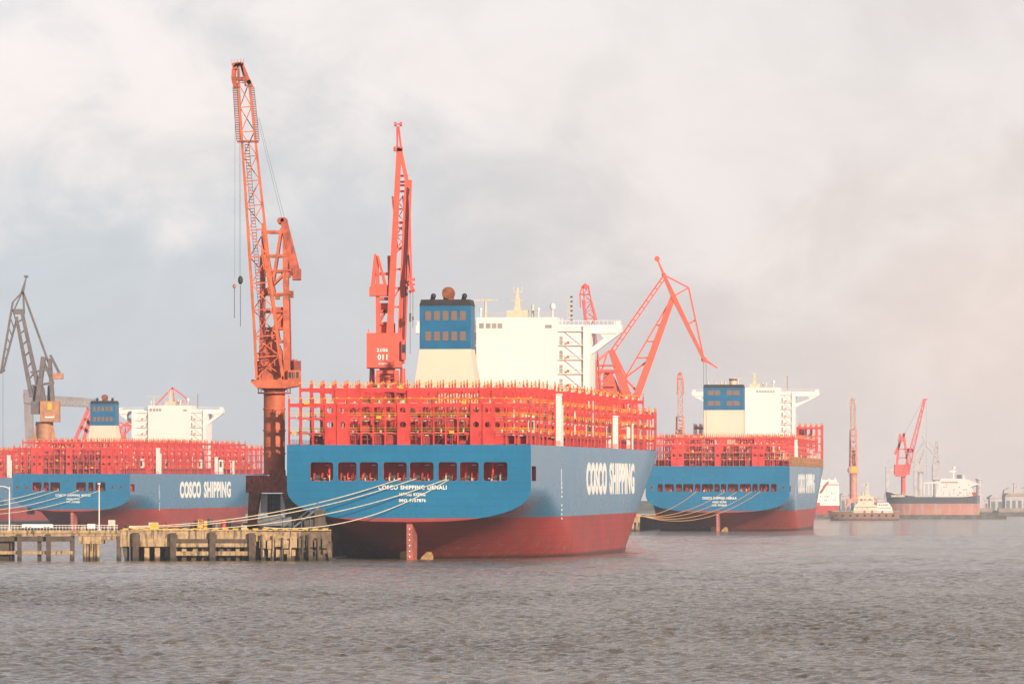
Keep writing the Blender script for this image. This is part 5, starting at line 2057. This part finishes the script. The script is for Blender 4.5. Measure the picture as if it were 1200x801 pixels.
bollard(148.5, 'black', 'dark bollard holding the ropes at the left end of the quay')
bollard(307, 'black', 'dark bollard below the crane portal holding the lowest rope')
t = on_quay('winch_drum', 'yellow block machine on the quay edge under the ropes', 'machine', 181)
mb = MB()
mb.box(-0.9, 0.9, -0.5, 0.5, 0, 0.8)
mb.tube((-0.6, 0, 1.0), (0.6, 0, 1.0), 0.45, n=12)
part(mb, 'machine_body', M['yellow'], t)
t = on_quay('tool_box', 'pale flat box above the yellow block machine', 'box', 180, QD + 6)
mb = MB()
mb.box(-1.0, 1.0, -0.5, 0.5, 1.1, 1.6)
mb.box(-0.9, -0.7, -0.4, 0.4, 0, 1.1)
mb.box(0.7, 0.9, -0.4, 0.4, 0, 1.1)
part(mb, 'box_body', M['offwhite'], t)
t = on_quay('forklift', 'small orange forklift standing on the quay', 'forklift', 235, QD + 6)
mb = MB()
mb.box(-0.6, 0.5, -0.6, 0.6, 0.3, 1.0)
mb.box(-0.5, -0.35, -0.5, 0.5, 1.0, 2.1)
mb.box(0.3, 0.4, -0.5, 0.5, 1.0, 2.1)
mb.box(-0.55, 0.45, -0.55, 0.55, 2.1, 2.2)
part(mb, 'forklift_body', M['yellow'], t)
mb = MB()
mb.box(0.55, 0.65, -0.45, -0.3, 0.1, 2.2)
mb.box(0.55, 0.65, 0.3, 0.45, 0.1, 2.2)
mb.box(0.55, 1.4, -0.4, 0.4, 0.1, 0.2)
part(mb, 'lift_mast', M['steelgrey'], t)
for xx in (-0.35, 0.35):
    mb = MB()
    mb.tube((xx, -0.65, 0.28), (xx, 0.65, 0.28), 0.28, n=10)
    part(mb, 'wheel', M['black'], t)
drum_mats = ['green', 'darkred', 'green', 'steelgrey', 'red', 'green', 'darkred', 'yellow']
drum_lab = ['dark green drum left of the orange forklift', 'dark red drum nearest the orange forklift', 'dark green drum right of the forklift', 'grey drum between green drums',
            'bright red drum left of the crane leg', 'dark green drum beside the crane leg', 'small dark red drum near the yellow machine', 'yellow drum among the quay clutter']
for k, (x, mt_) in enumerate(zip((226, 230, 246, 253, 262, 268, 196, 240), drum_mats)):
    t = on_quay('drum', drum_lab[k], 'drum', x, QD + 7 + (k % 3), group='drums on the quay')
    mb = MB()
    mb.tube((0, 0, 0), (0, 0, 1.5 + 0.4 * (k % 3)), 0.5, n=14)
    mb.tube((0, 0, 0.7), (0, 0, 0.8), 0.54, n=14)
    part(mb, 'drum_body', M[mt_], t)
for k, (x, w_, h_, mt_, lab) in enumerate(((158, 1.6, 0.9, 'darkred', 'dark red crate near the left end of the quay'), (167, 1.2, 0.7, 'steelgrey', 'small grey crate between red crate and yellow machine'),
                                   (206, 1.8, 1.2, 'rust', 'rust brown crate right of the yellow machine'), (216, 1.0, 1.6, 'steelgrey', 'upright dark crate left of the drums'),
                                   (277, 2.0, 1.4, 'black', 'black crate left of the crane leg'), (286, 1.2, 1.0, 'offwhite', 'pale crate beside the crane leg'))):
    t = on_quay('crate', lab, 'crate', x, QD + 8, group='crates on the quay')
    mb = MB()
    mb.box(-w_ / 2, w_ / 2, -0.6, 0.6, 0.12, h_)
    for sx in (-0.4, 0, 0.4):
        mb.box(sx * w_ - 0.08, sx * w_ + 0.08, -0.64, 0.64, 0, 0.119)
        mb.box(sx * w_ - 0.06, sx * w_ + 0.06, -0.63, -0.605, 0.12, h_ + 0.03)
    part(mb, 'crate_body', M[mt_], t)
t = on_quay('gangway', 'grey sloping gangway with rails between the crane leg and the hull', 'gangway', 362, 1285)
mb = MB()
mb.beam((-3.2, 0, 0.5), (2.0, 0, 4.6), 0.3, 1.6)
for sx in (-3.2, -1.5, 0.3, 2.0):
    zz_ = 0.5 + (sx + 3.2) / 5.2 * 4.1
    mb.box(sx - .06, sx + .06, -0.8, -0.72, 0, zz_ + 1.1)
mb.beam((-3.2, -0.76, 1.6), (2.0, -0.76, 5.7), 0.1)
part(mb, 'stair_ramp', M['steelgrey'], t)
mb = MB()
mb.box(1.2, 3.4, -1, 1, 0, 4.2)
mb.box(-0.9, 1.15, -0.6, 1, 0, 2.2)
part(mb, 'support_frame', M['concretedk'], t)
t = on_quay('machine_house', 'dark steel hut squeezed between crane leg and nearest hull', 'hut', 351, 1318)
mb = MB()
mb.box(-3.0, 4.5, -1.5, 3, 0, 6.5)
part(mb, 'wall', M['concretedk'], t)
mb = MB()
mb.prism([(-3.3, 6.51), (4.8, 6.51), (0.7, 7.8)], -1.8, 3.3)
part(mb, 'roof', M['steelgrey'], t)
t = on_quay('truck', 'dark blue grey truck under the portal of the tall orange crane', 'truck', 322, QD + 16)
mb = MB()
mb.box(-3.4, 1.6, -1.2, 1.2, 0.9, 2.9)
part(mb, 'cargo_box', M['steelgrey'], t)
mb = MB()
mb.box(1.8, 3.5, -1.15, 1.15, 0.6, 2.7)
part(mb, 'truck_cab', M['steelgrey'], t)
for xx in (-2.6, -1.6, 2.6):
    mb = MB()
    mb.tube((xx, -1.25, 0.5), (xx, 1.25, 0.5), 0.5, n=12)
    part(mb, 'wheel', M['black'], t)

# quay pieces beside the wide ship
q3 = thing('quay', 'small yellowish quay corner between the nearest bow and the wide ship', 'quay', (50, 2530, 0))
mb = MB()
mb.box(-16, 2, 0, 1.5, 3.6, 5.9)
mb.box(-16, 2, 1.52, 9, 4.8, 5.9)
part(mb, 'quay_wall', M['concrete'], q3)
for k in range(9):
    mb = MB()
    mb.box(-15.5 + k * 2, -14.4 + k * 2, 0.2, 1.2, -1.5, 3.6)
    part(mb, 'pile', M['concrete'], q3)
mb = MB()
mb.box(-16, 2, 4, 5, -1.5, 4.8)
part(mb, 'back_wall', M['concretedk'], q3)


# ------------------------------------------------------------------ mooring ropes
def rope(label, a, b, sag, mat, r=0.095, group=None):
    a, b = Vector(a), Vector(b)
    n = 26
    mb = MB()
    pts = []
    for k in range(n + 1):
        t = k / n
        p = a.lerp(b, t)
        p.z -= sag * 4 * t * (1 - t)
        pts.append(p)
    mb.path(pts, r, n=6)
    return tag(mb.build('mooring_rope', mat), label, 'rope', group)


def stern_pt(ship, x, y, z):
    return ship.matrix_world @ Vector((x, y, z))


bpy.context.view_layer.update()
GR = 'mooring ropes of the nearest ship'
rope('uppermost rope from the nearest stern to the quay bollard', stern_pt(ship1, -1.6, -0.1, 16.9), (QX(148.5), QD + 1.2, 7.1), 2.4, M['rope'], group=GR)
rope('second rope from the nearest stern, just below the uppermost', stern_pt(ship1, 1.6, -0.1, 16.9), (QX(149.5), QD + 1.3, 6.95), 2.7, M['rope'], group=GR)
rope('third rope from the nearest stern, crossing the lettering', stern_pt(ship1, 8.0, -0.1, 16.8), (QX(150), QD + 1.4, 6.8), 3.6, M['rope'], group=GR)
rope('lowest slack rope from the nearest stern to the crane portal', stern_pt(ship1, 8.4, -0.1, 16.7), (QX(307), QD + 1.4, 6.9), 3.4, M['rope'], group=GR)
GR = 'mooring ropes of the wide ship'
for k, (xa, sag, nm) in enumerate(((-8.6, 2.6, 'leftmost'), (3.0, 3.5, 'second'), (8.0, 4.4, 'third'), (14.0, 5.5, 'fourth'), (17.5, 6.6, 'rightmost'))):
    rope('%s orange rope from the stern windows of the wide ship' % nm, stern_pt(ship3, xa, -0.1, 16.2), (50.5, 2531, 6.0 + 0.25 * k), sag, M['rope2'], 0.12, GR)
GR = 'mooring ropes of the left ship'
for k, (xa, sag, nm) in enumerate(((-11.5, 1.0, 'topmost'), (-6.0, 1.6, 'second'), (3.5, 2.2, 'third'), (12.5, 3.0, 'lowest'))):
    rope('%s pale rope from the stern of the ship behind the jetty' % nm, stern_pt(ship2, xa, -0.1, 16.8), (-232, 2640, 10.4 - 1.3 * k), sag, M['rope'], 0.12, GR)


# ------------------------------------------------------------------ boats and far ships
def simple_hull(parent, L, B, prof, mat, sheer=2.0, stern_w=0.85, deckmat=M['redsh'], rake=0.06):
    """hull lying along x, bow at -x"""
    mb = MB()
    N = 24
    rows = []
    for i in range(N + 1):
        t = i / N
        bw = (1 - max(0, (0.28 - t) / 0.28) ** 2.2) * lerp(1, stern_w, max(0, (t - .8) / .2))
        H = prof + sheer * max(0, (0.35 - t) / 0.35) ** 1.5 + 0.25 * sheer * max(0, (t - 0.85) / .15)
        row = []
        for k in range(6):
            q = k / 5
            z = lerp(-1, H, q)
            row.append((-L / 2 + L * t - rake * L * (q) * max(0, (0.3 - t) / 0.3), B / 2 * bw * lerp(0.8, 1.0, q), z))
        rows.append(row)
    for sd in (-1, 1):
        vs = [(x, sd * y, z) for row in rows for x, y, z in row]
        fs = [(i * 6 + k, (i + 1) * 6 + k, (i + 1) * 6 + k + 1, i * 6 + k + 1) for i in range(N) for k in range(5)]
        mb.add(vs, fs, 0, True)
    for i in range(N):
        (x0, y0, z0), (x1, y1, z1) = rows[i][-1], rows[i + 1][-1]
        mb.add([(x0, -y0, z0 - .3), (x0, y0, z0 - .3), (x1, y1, z1 - .3), (x1, -y1, z1 - .3)], [(0, 1, 2, 3)], 1)
    r_ = rows[-1]
    mb.add([(x, y, z) for x, y, z in r_] + [(x, -y, z) for x, y, z in r_[::-1]], [tuple(range(12))], 0)
    return mb.build('hull', [mat, deckmat], parent)


# workboat, broadside
D = 4048
kk = D / F
wb = thing('workboat', 'brown hulled workboat with cream superstructure in front of the slim orange crane', 'boat', ((1014 - 600) * kk, D, 0), (0, 0, R(-4)))
wx = lambda x: (x - 1014) * kk
wzf = lambda y: CH + (HZ - y) * kk
simple_hull(wb, 82 * kk * 0.97, 10, wzf(600.5), M['workboat'], sheer=1.6)
mb = MB()
mb.prism([(wx(x), wzf(y)) for x, y in ((1000, 601), (1001, 593), (1006, 588), (1006, 581.5), (1024, 581.5), (1024, 591), (1028, 592), (1028, 601))], -3.6, 3.6)
part(mb, 'deckhouse', M['cream'], wb)
mb = MB()
mb.prism([(wx(x), wzf(y)) for x, y in ((1027, 601.5), (1028.5, 589), (1041, 588.5), (1045, 594), (1047, 601.5))], -3.4, 3.4)
part(mb, 'wheelhouse', M['white'], wb)
mb = MB()
for k in range(5):
    mb.box(wx(1030 + k * 2.2), wx(1031.4 + k * 2.2), -3.46, -3.38, wzf(592), wzf(590.3))
for x, y in ((1009, 587), (1012, 590), (1004, 596), (1010, 596), (1016, 596)):
    mb.box(wx(x), wx(x + 1), -3.66, -3.58, wzf(y), wzf(y - 1.2))
part(mb, 'window', M['steelgrey'], wb)
mb = MB()
mb.beam((wx(1017), 0, wzf(581.5)), (wx(1016.5), 0, wzf(565)), 2.6, w2=1.0)
mb.box(wx(1009), wx(1018), -.4, .4, wzf(568.5), wzf(566.5))
mb.box(wx(1005), wx(1018), -3, 3, wzf(581.3), wzf(580.3))
mb.tube((wx(1011), -1, wzf(581)), (wx(1011), -1, wzf(576)), 0.7)
mb.tube((wx(1014), -1, wzf(581)), (wx(1014), -1, wzf(577)), 0.5)
part(mb, 'mast', M['offwhite'], wb)
mb = MB()
mb.beam((wx(1028), -1, wzf(588)), (wx(1024), -1, wzf(583)), 0.9)
mb.beam((wx(1036), 0, wzf(588)), (wx(1036.5), 0, wzf(578)), 0.4)
mb.box(wx(1040), wx(1044), -2, 2, wzf(595), wzf(592.5))
part(mb, 'deck_gear', M['orange'], wb)
mb = MB()
for k in range(38):
    xx = wx(976) + k * (wx(1054) - wx(976)) / 38
    mb.box(xx - .06, xx + .06, -4.2, -4.1, wzf(600.5), wzf(598.3))
mb.box(wx(976), wx(1054), -4.2, -4.1, wzf(598.4), wzf(598.1))
for x in (1001, 1006, 1024, 1030, 1041):
    mb.beam((wx(x), -3.4, wzf(592)), (wx(x), -3.4, wzf(590.2 - (x % 3))), 0.25)
part(mb, 'railing', M['offwhite'], wb)
for k in range(9):
    mb = MB()
    mb.tube((wx(980 + k * 8.4), -5.1, wzf(603.5)), (wx(980 + k * 8.4), -4.6, wzf(603.5)), 0.7, n=12)
    part(mb, 'tyre_fender', M['black'], wb)
mb = MB()
for x, y, w_, h_ in ((1007, 585.5, 16, .5), (1001, 593.5, 27, .5), (1029, 594.5, 15, .5), (1008, 584.2, 3, 1), (1013, 584.2, 2, 1), (1018, 584.2, 3, 1), (1012, 597.5, 2, 3), (1021, 597.5, 2, 3), (1033, 598, 2, 2.6)):
    mb.box(wx(x), wx(x + w_), -3.68, -3.58, wzf(y + h_), wzf(y))
part(mb, 'deck_trim', M['rust'], wb)
mb = MB()
for k, (x, y) in enumerate(((984, 597), (988, 595), (992, 593), (996, 595))):
    mb.beam((wx(x), 0, wzf(601)), (wx(x + 2), 0, wzf(y)), 1.4, 2.5)
mb.box(wx(985), wx(998), -2.5, 2.5, wzf(601), wzf(598))
part(mb, 'winch_gear', M['steelgrey'], wb)

# tanker
D = 4948
kk = D / F
tk = thing('tanker', 'black and red tanker with white superstructure at the far right', 'ship', ((1094 - 600) * kk, D, 0), (0, 0, R(-14)))
tx = lambda x: (x - 1094) * kk
tzf = lambda y: CH + (HZ - y) * kk
simple_hull(tk, 104 * kk * 1.02, 16, tzf(582), M['tanker'], sheer=4.5, rake=0.04, stern_w=.9)
mb = MB()
mb.prism([(tx(x), tzf(y)) for x, y in ((1098, 583), (1099, 574), (1101, 571), (1101, 566), (1084, 566.5), (1084, 565), (1103, 563.5), (1104, 560.5), (1128, 560.5), (1134, 561), (1146, 566), (1146, 568), (1138, 571), (1140, 577), (1143, 583))], -5, 5)
part(mb, 'deckhouse', M['white'], tk)
mb = MB()
for x in (1083.5, 1089, 1093.5):
    mb.box(tx(x), tx(x + 1.0), -4.5, -3.7, tzf(580), tzf(566.5))
part(mb, 'support_post', M['white'], tk)
mb = MB()
for k in range(10):
    mb.box(tx(1104.5 + k * 2), tx(1105.8 + k * 2), -5.08, -4.98, tzf(565.6), tzf(564.2))
rnd = random.Random(2)
for k in range(34):
    x, y = rnd.uniform(1101, 1138), rnd.choice((568, 571, 574, 577.5, 580))
    mb.box(tx(x), tx(x + 0.7), -5.08, -4.98, tzf(y), tzf(y - 1.0))
part(mb, 'window', M['rust'], tk)
mb = MB()
mb.beam((tx(1118), 0, tzf(562)), (tx(1118), 0, tzf(547)), 1.3, w2=1.0)
mb.box(tx(1113), tx(1121), -.6, .6, tzf(553), tzf(551))
mb.ball((tx(1118.5), 0, tzf(548)), 1.3)
mb.beam((tx(1130), 0, tzf(561)), (tx(1130), 0, tzf(556)), 0.6)
part(mb, 'mast', M['white'], tk)
mb = MB()
mb.box(tx(1122), tx(1127), -2, 2, tzf(561), tzf(556))
part(mb, 'funnel', M['steelgrey'], tk)
mb = MB()
for k in range(14):
    xx = 1043 + k * 3
    mb.beam((tx(xx), -2, tzf(580)), (tx(xx), -2, tzf(577.5 - (k % 3))), 0.4)
mb.box(tx(1046), tx(1062), -8.3, -8.1, tzf(582), tzf(579.6))
mb.box(tx(1074), tx(1082), -8.3, -8.1, tzf(582), tzf(580.6))
part(mb, 'deck_fittings', M['offwhite'], tk)
mb = MB()
mb.box(tx(1141), tx(1144), -4, 4, tzf(582), tzf(576.5))
part(mb, 'lifeboat', M['orange'], tk)

# coaster stern behind the wide ship's bow
D = 4570
kk = D / F
cs = thing('cargo_ship', 'white decked red coaster partly hidden by the wide ship\'s bow', 'ship', ((968 - 600) * kk, D, 0))
csx = lambda x: (x - 968) * kk
cz = lambda y: CH + (HZ - y) * kk
mb = MB()
rows = []
for t, w in ((0, 0.82), (0.1, 0.95), (0.3, 1), (0.8, 1), (0.93, 0.6), (1.0, 0.05)):
    rows.append([(w * a * 10.5, t * 110, z) for a, z in ((-0.85, -1), (-1, 3), (-1, cz(592)), (1, cz(592)), (1, 3), (0.85, -1))])
for a, b in zip(rows, rows[1:]):
    mb.add(a + b, [(i, i + 1, i + 7, i + 6) for i in range(5)], 0)
mb.add(rows[0], [tuple(range(6))], 0)
part(mb, 'hull', M['coaster'], cs)
mb = MB()
mb.prism([(csx(x), cz(y)) for x, y in ((953, 592), (954, 567), (958, 564), (983, 565), (984, 592))], 1, 14)
mb.box(csx(957), csx(981), 2, 12, cz(564.2), cz(562))
h = part(mb, 'deckhouse', M['white'], cs)
mb = MB()
rnd = random.Random(8)
for k in range(26):
    x, y = rnd.uniform(956, 981), rnd.choice((570, 574, 578, 582, 586))
    mb.box(csx(x), csx(x + 0.8), 0.9, 1.02, cz(y), cz(y - 1.1))
mb.box(csx(966), csx(983), 0.9, 1.02, cz(568), cz(567))
part(mb, 'window', M['rust'], cs)
mb = MB()
mb.beam((csx(962), 0.3, cz(577)), (csx(971), 0.3, cz(564)), 1.2)
mb.box(csx(955), csx(961), 0, 1, cz(592), cz(588.5))
part(mb, 'davit', M['orange'], cs)
mb = MB()
for x, y in ((963, 556), (972, 560), (979, 559)):
    mb.beam((csx(x), 5, cz(563)), (csx(x), 5, cz(y)), 0.7)
part(mb, 'mast', M['white'], cs)

# far bank buildings and piers on the right
D = 5600
kk = D / F


def far_thing(name, label, cat, x0, x1, y0, D_, build):
    t = thing(name, label, cat, (((x0 + x1) / 2 - 600) * D_ / F, D_, 0))
    build(t, lambda x: (x - (x0 + x1) / 2) * D_ / F, lambda y: CH + (HZ - y) * D_ / F)
    return t


def pier_far(t, fx, fz, x0, x1):
    mb = MB()
    mb.box(fx(x0), fx(x1), 0, 14, fz(599.5), fz(595))
    part(mb, 'deck_slab', M['farconcrete'], t)
    n = int((x1 - x0) / 2.6)
    for k in range(n):
        mb = MB()
        xx = fx(x0 + (k + .5) * (x1 - x0) / n)
        mb.box(xx - .5, xx + .5, 0.5, 2, -1, fz(599.5))
        part(mb, 'pile', M['farconcrete'], t)


far_thing('jetty', 'pale low far pier on short piles at the right frame edge', 'jetty', 1170, 1212, 0, 5650, lambda t, fx, fz: pier_far(t, fx, fz, 1170, 1212))
far_thing('jetty', 'low grey far pier just right of the tanker', 'jetty', 1141, 1163, 0, 5700, lambda t, fx, fz: pier_far(t, fx, fz, 1141, 1163))


def shed(t, fx, fz, x0, x1, y1, m, m2):
    mb = MB()
    mb.box(fx(x0), fx(x1), 0, 40, 2.4, fz(y1))
    part(mb, 'wall', M[m], t)
    mb = MB()
    mb.prism([(fx(x0) - 1, fz(y1) + .01), (fx(x1) + 1, fz(y1) + .01), (fx(x1) - 3, fz(y1) + 3), (fx(x0) + 3, fz(y1) + 3)][::-1], -1, 41)
    part(mb, 'roof', M[m2], t)
    n = max(2, int((x1 - x0) / 6))
    for k in range(n):
        mb = MB()
        xa = fx(x0 + (k + .2) * (x1 - x0) / n)
        xb = fx(x0 + (k + .8) * (x1 - x0) / n)
        mb.box(xa, xb, -0.1, 0, 2.6, lerp(2.6, fz(y1), .7))
        part(mb, 'door', M['steelgrey'], t)


for x0, x1, y1, D_, lab, m, m2 in ((1178, 1212, 581, 6300, 'pale wide shed on the far bank at the right frame edge', 'gantrygrey', 'farconcrete'),
                                   (1150, 1158, 586, 6400, 'small grey shed on the far bank right of the tanker', 'gantrygrey', 'gantrygrey'),
                                   (1160, 1176, 583, 6600, 'grey long shed on the far bank left of the pale wide shed', 'gantrygrey', 'gantrygrey'),
                                   (1108, 1124, 585, 6900, 'low grey shed behind the tanker bow side, in far haze', 'gantrygrey', 'gantrygrey'),
                                   (1126, 1147, 583, 7000, 'low grey shed behind the tanker superstructure, in far haze', 'gantrygrey', 'gantrygrey'),
                                   (1002, 1036, 584, 6500, 'long grey shed behind the brown workboat', 'gantrygrey', 'gantrygrey'),
                                   (985, 997, 581, 6600, 'tall grey shed between coaster and orange crane', 'gantrygrey', 'gantrygrey')):
    far_thing('warehouse', lab, 'building', x0, x1, 0, D_, lambda t, fx, fz: shed(t, fx, fz, x0, x1, y1, m, m2))


def far_tower(t, fx, fz, x, y1, w):
    mb = MB()
    mb.tube((fx(x), 5, 2.4), (fx(x), 5, fz(y1)), w, w * .8, n=12)
    part(mb, 'tower_body', M['gantrygrey'], t)
    mb = MB()
    mb.tube((fx(x), 5, fz(y1)), (fx(x), 5, fz(y1) + 1.2), w * 1.15, n=12)
    part(mb, 'cap', M['gantrygrey'], t)


for x, y1, w, lab in ((1148, 562, 3.6, 'thick grey silo tower just right of the tanker'), (1152, 581, 1.5, 'short pale tower beside the silo right of the tanker'),
                      (1189, 567, 1.2, 'thin mast tower above the far right sheds')):
    far_thing('silo' if w > 3 else 'tower', lab, 'tower', x, x, 0, 6300, lambda t, fx, fz: far_tower(t, fx, fz, x, y1, w))


def ship_far(t, fx, fz):
    mb = MB()
    pts = [(1176, 581), (1177, 574), (1183, 571), (1188, 573), (1192, 570), (1198, 572), (1204, 569), (1215, 571), (1215, 581)]
    mb.prism([(fx(x), fz(y)) for x, y in pts], 0, 20)
    part(mb, 'superstructure', M['gantrygrey'], t)
    mb = MB()
    for x, y in ((1190, 566), (1194, 568), (1202, 566), (1207, 565)):
        mb.beam((fx(x), 5, fz(574)), (fx(x), 5, fz(y)), 1.6)
    part(mb, 'mast', M['gantrygrey'], t)
    mb = MB()
    mb.box(fx(1176), fx(1215), 2, 22, 2.4, fz(581) - .01)
    part(mb, 'hull', M['gantrygrey'], t)


far_thing('cargo_ship', 'faint grey ship outline in dry dock above the far right sheds', 'ship', 1176, 1215, 0, 6700, ship_far)

# ------------------------------------------------------------------ haze
mb = MB()
mb.box(-1400, 1400, -60, 8980, -2.4, 128)
hz = mb.build('haze', [])
hm = bpy.data.materials.new('haze')
hm.use_nodes = True
ht = hm.node_tree
for n in list(ht.nodes):
    ht.nodes.remove(n)
ho = ht.nodes.new('ShaderNodeOutputMaterial')
pv = ht.nodes.new('ShaderNodeVolumePrincipled')
pv.inputs['Color'].default_value = (0.80, 0.86, 0.97, 1)
pv.inputs['Density'].default_value = 5.2e-5
pv.inputs['Anisotropy'].default_value = 0.0
ht.links.new(pv.outputs[0], ho.inputs['Volume'])
hz.data.materials.append(hm)
tag(hz, kind='stuff')
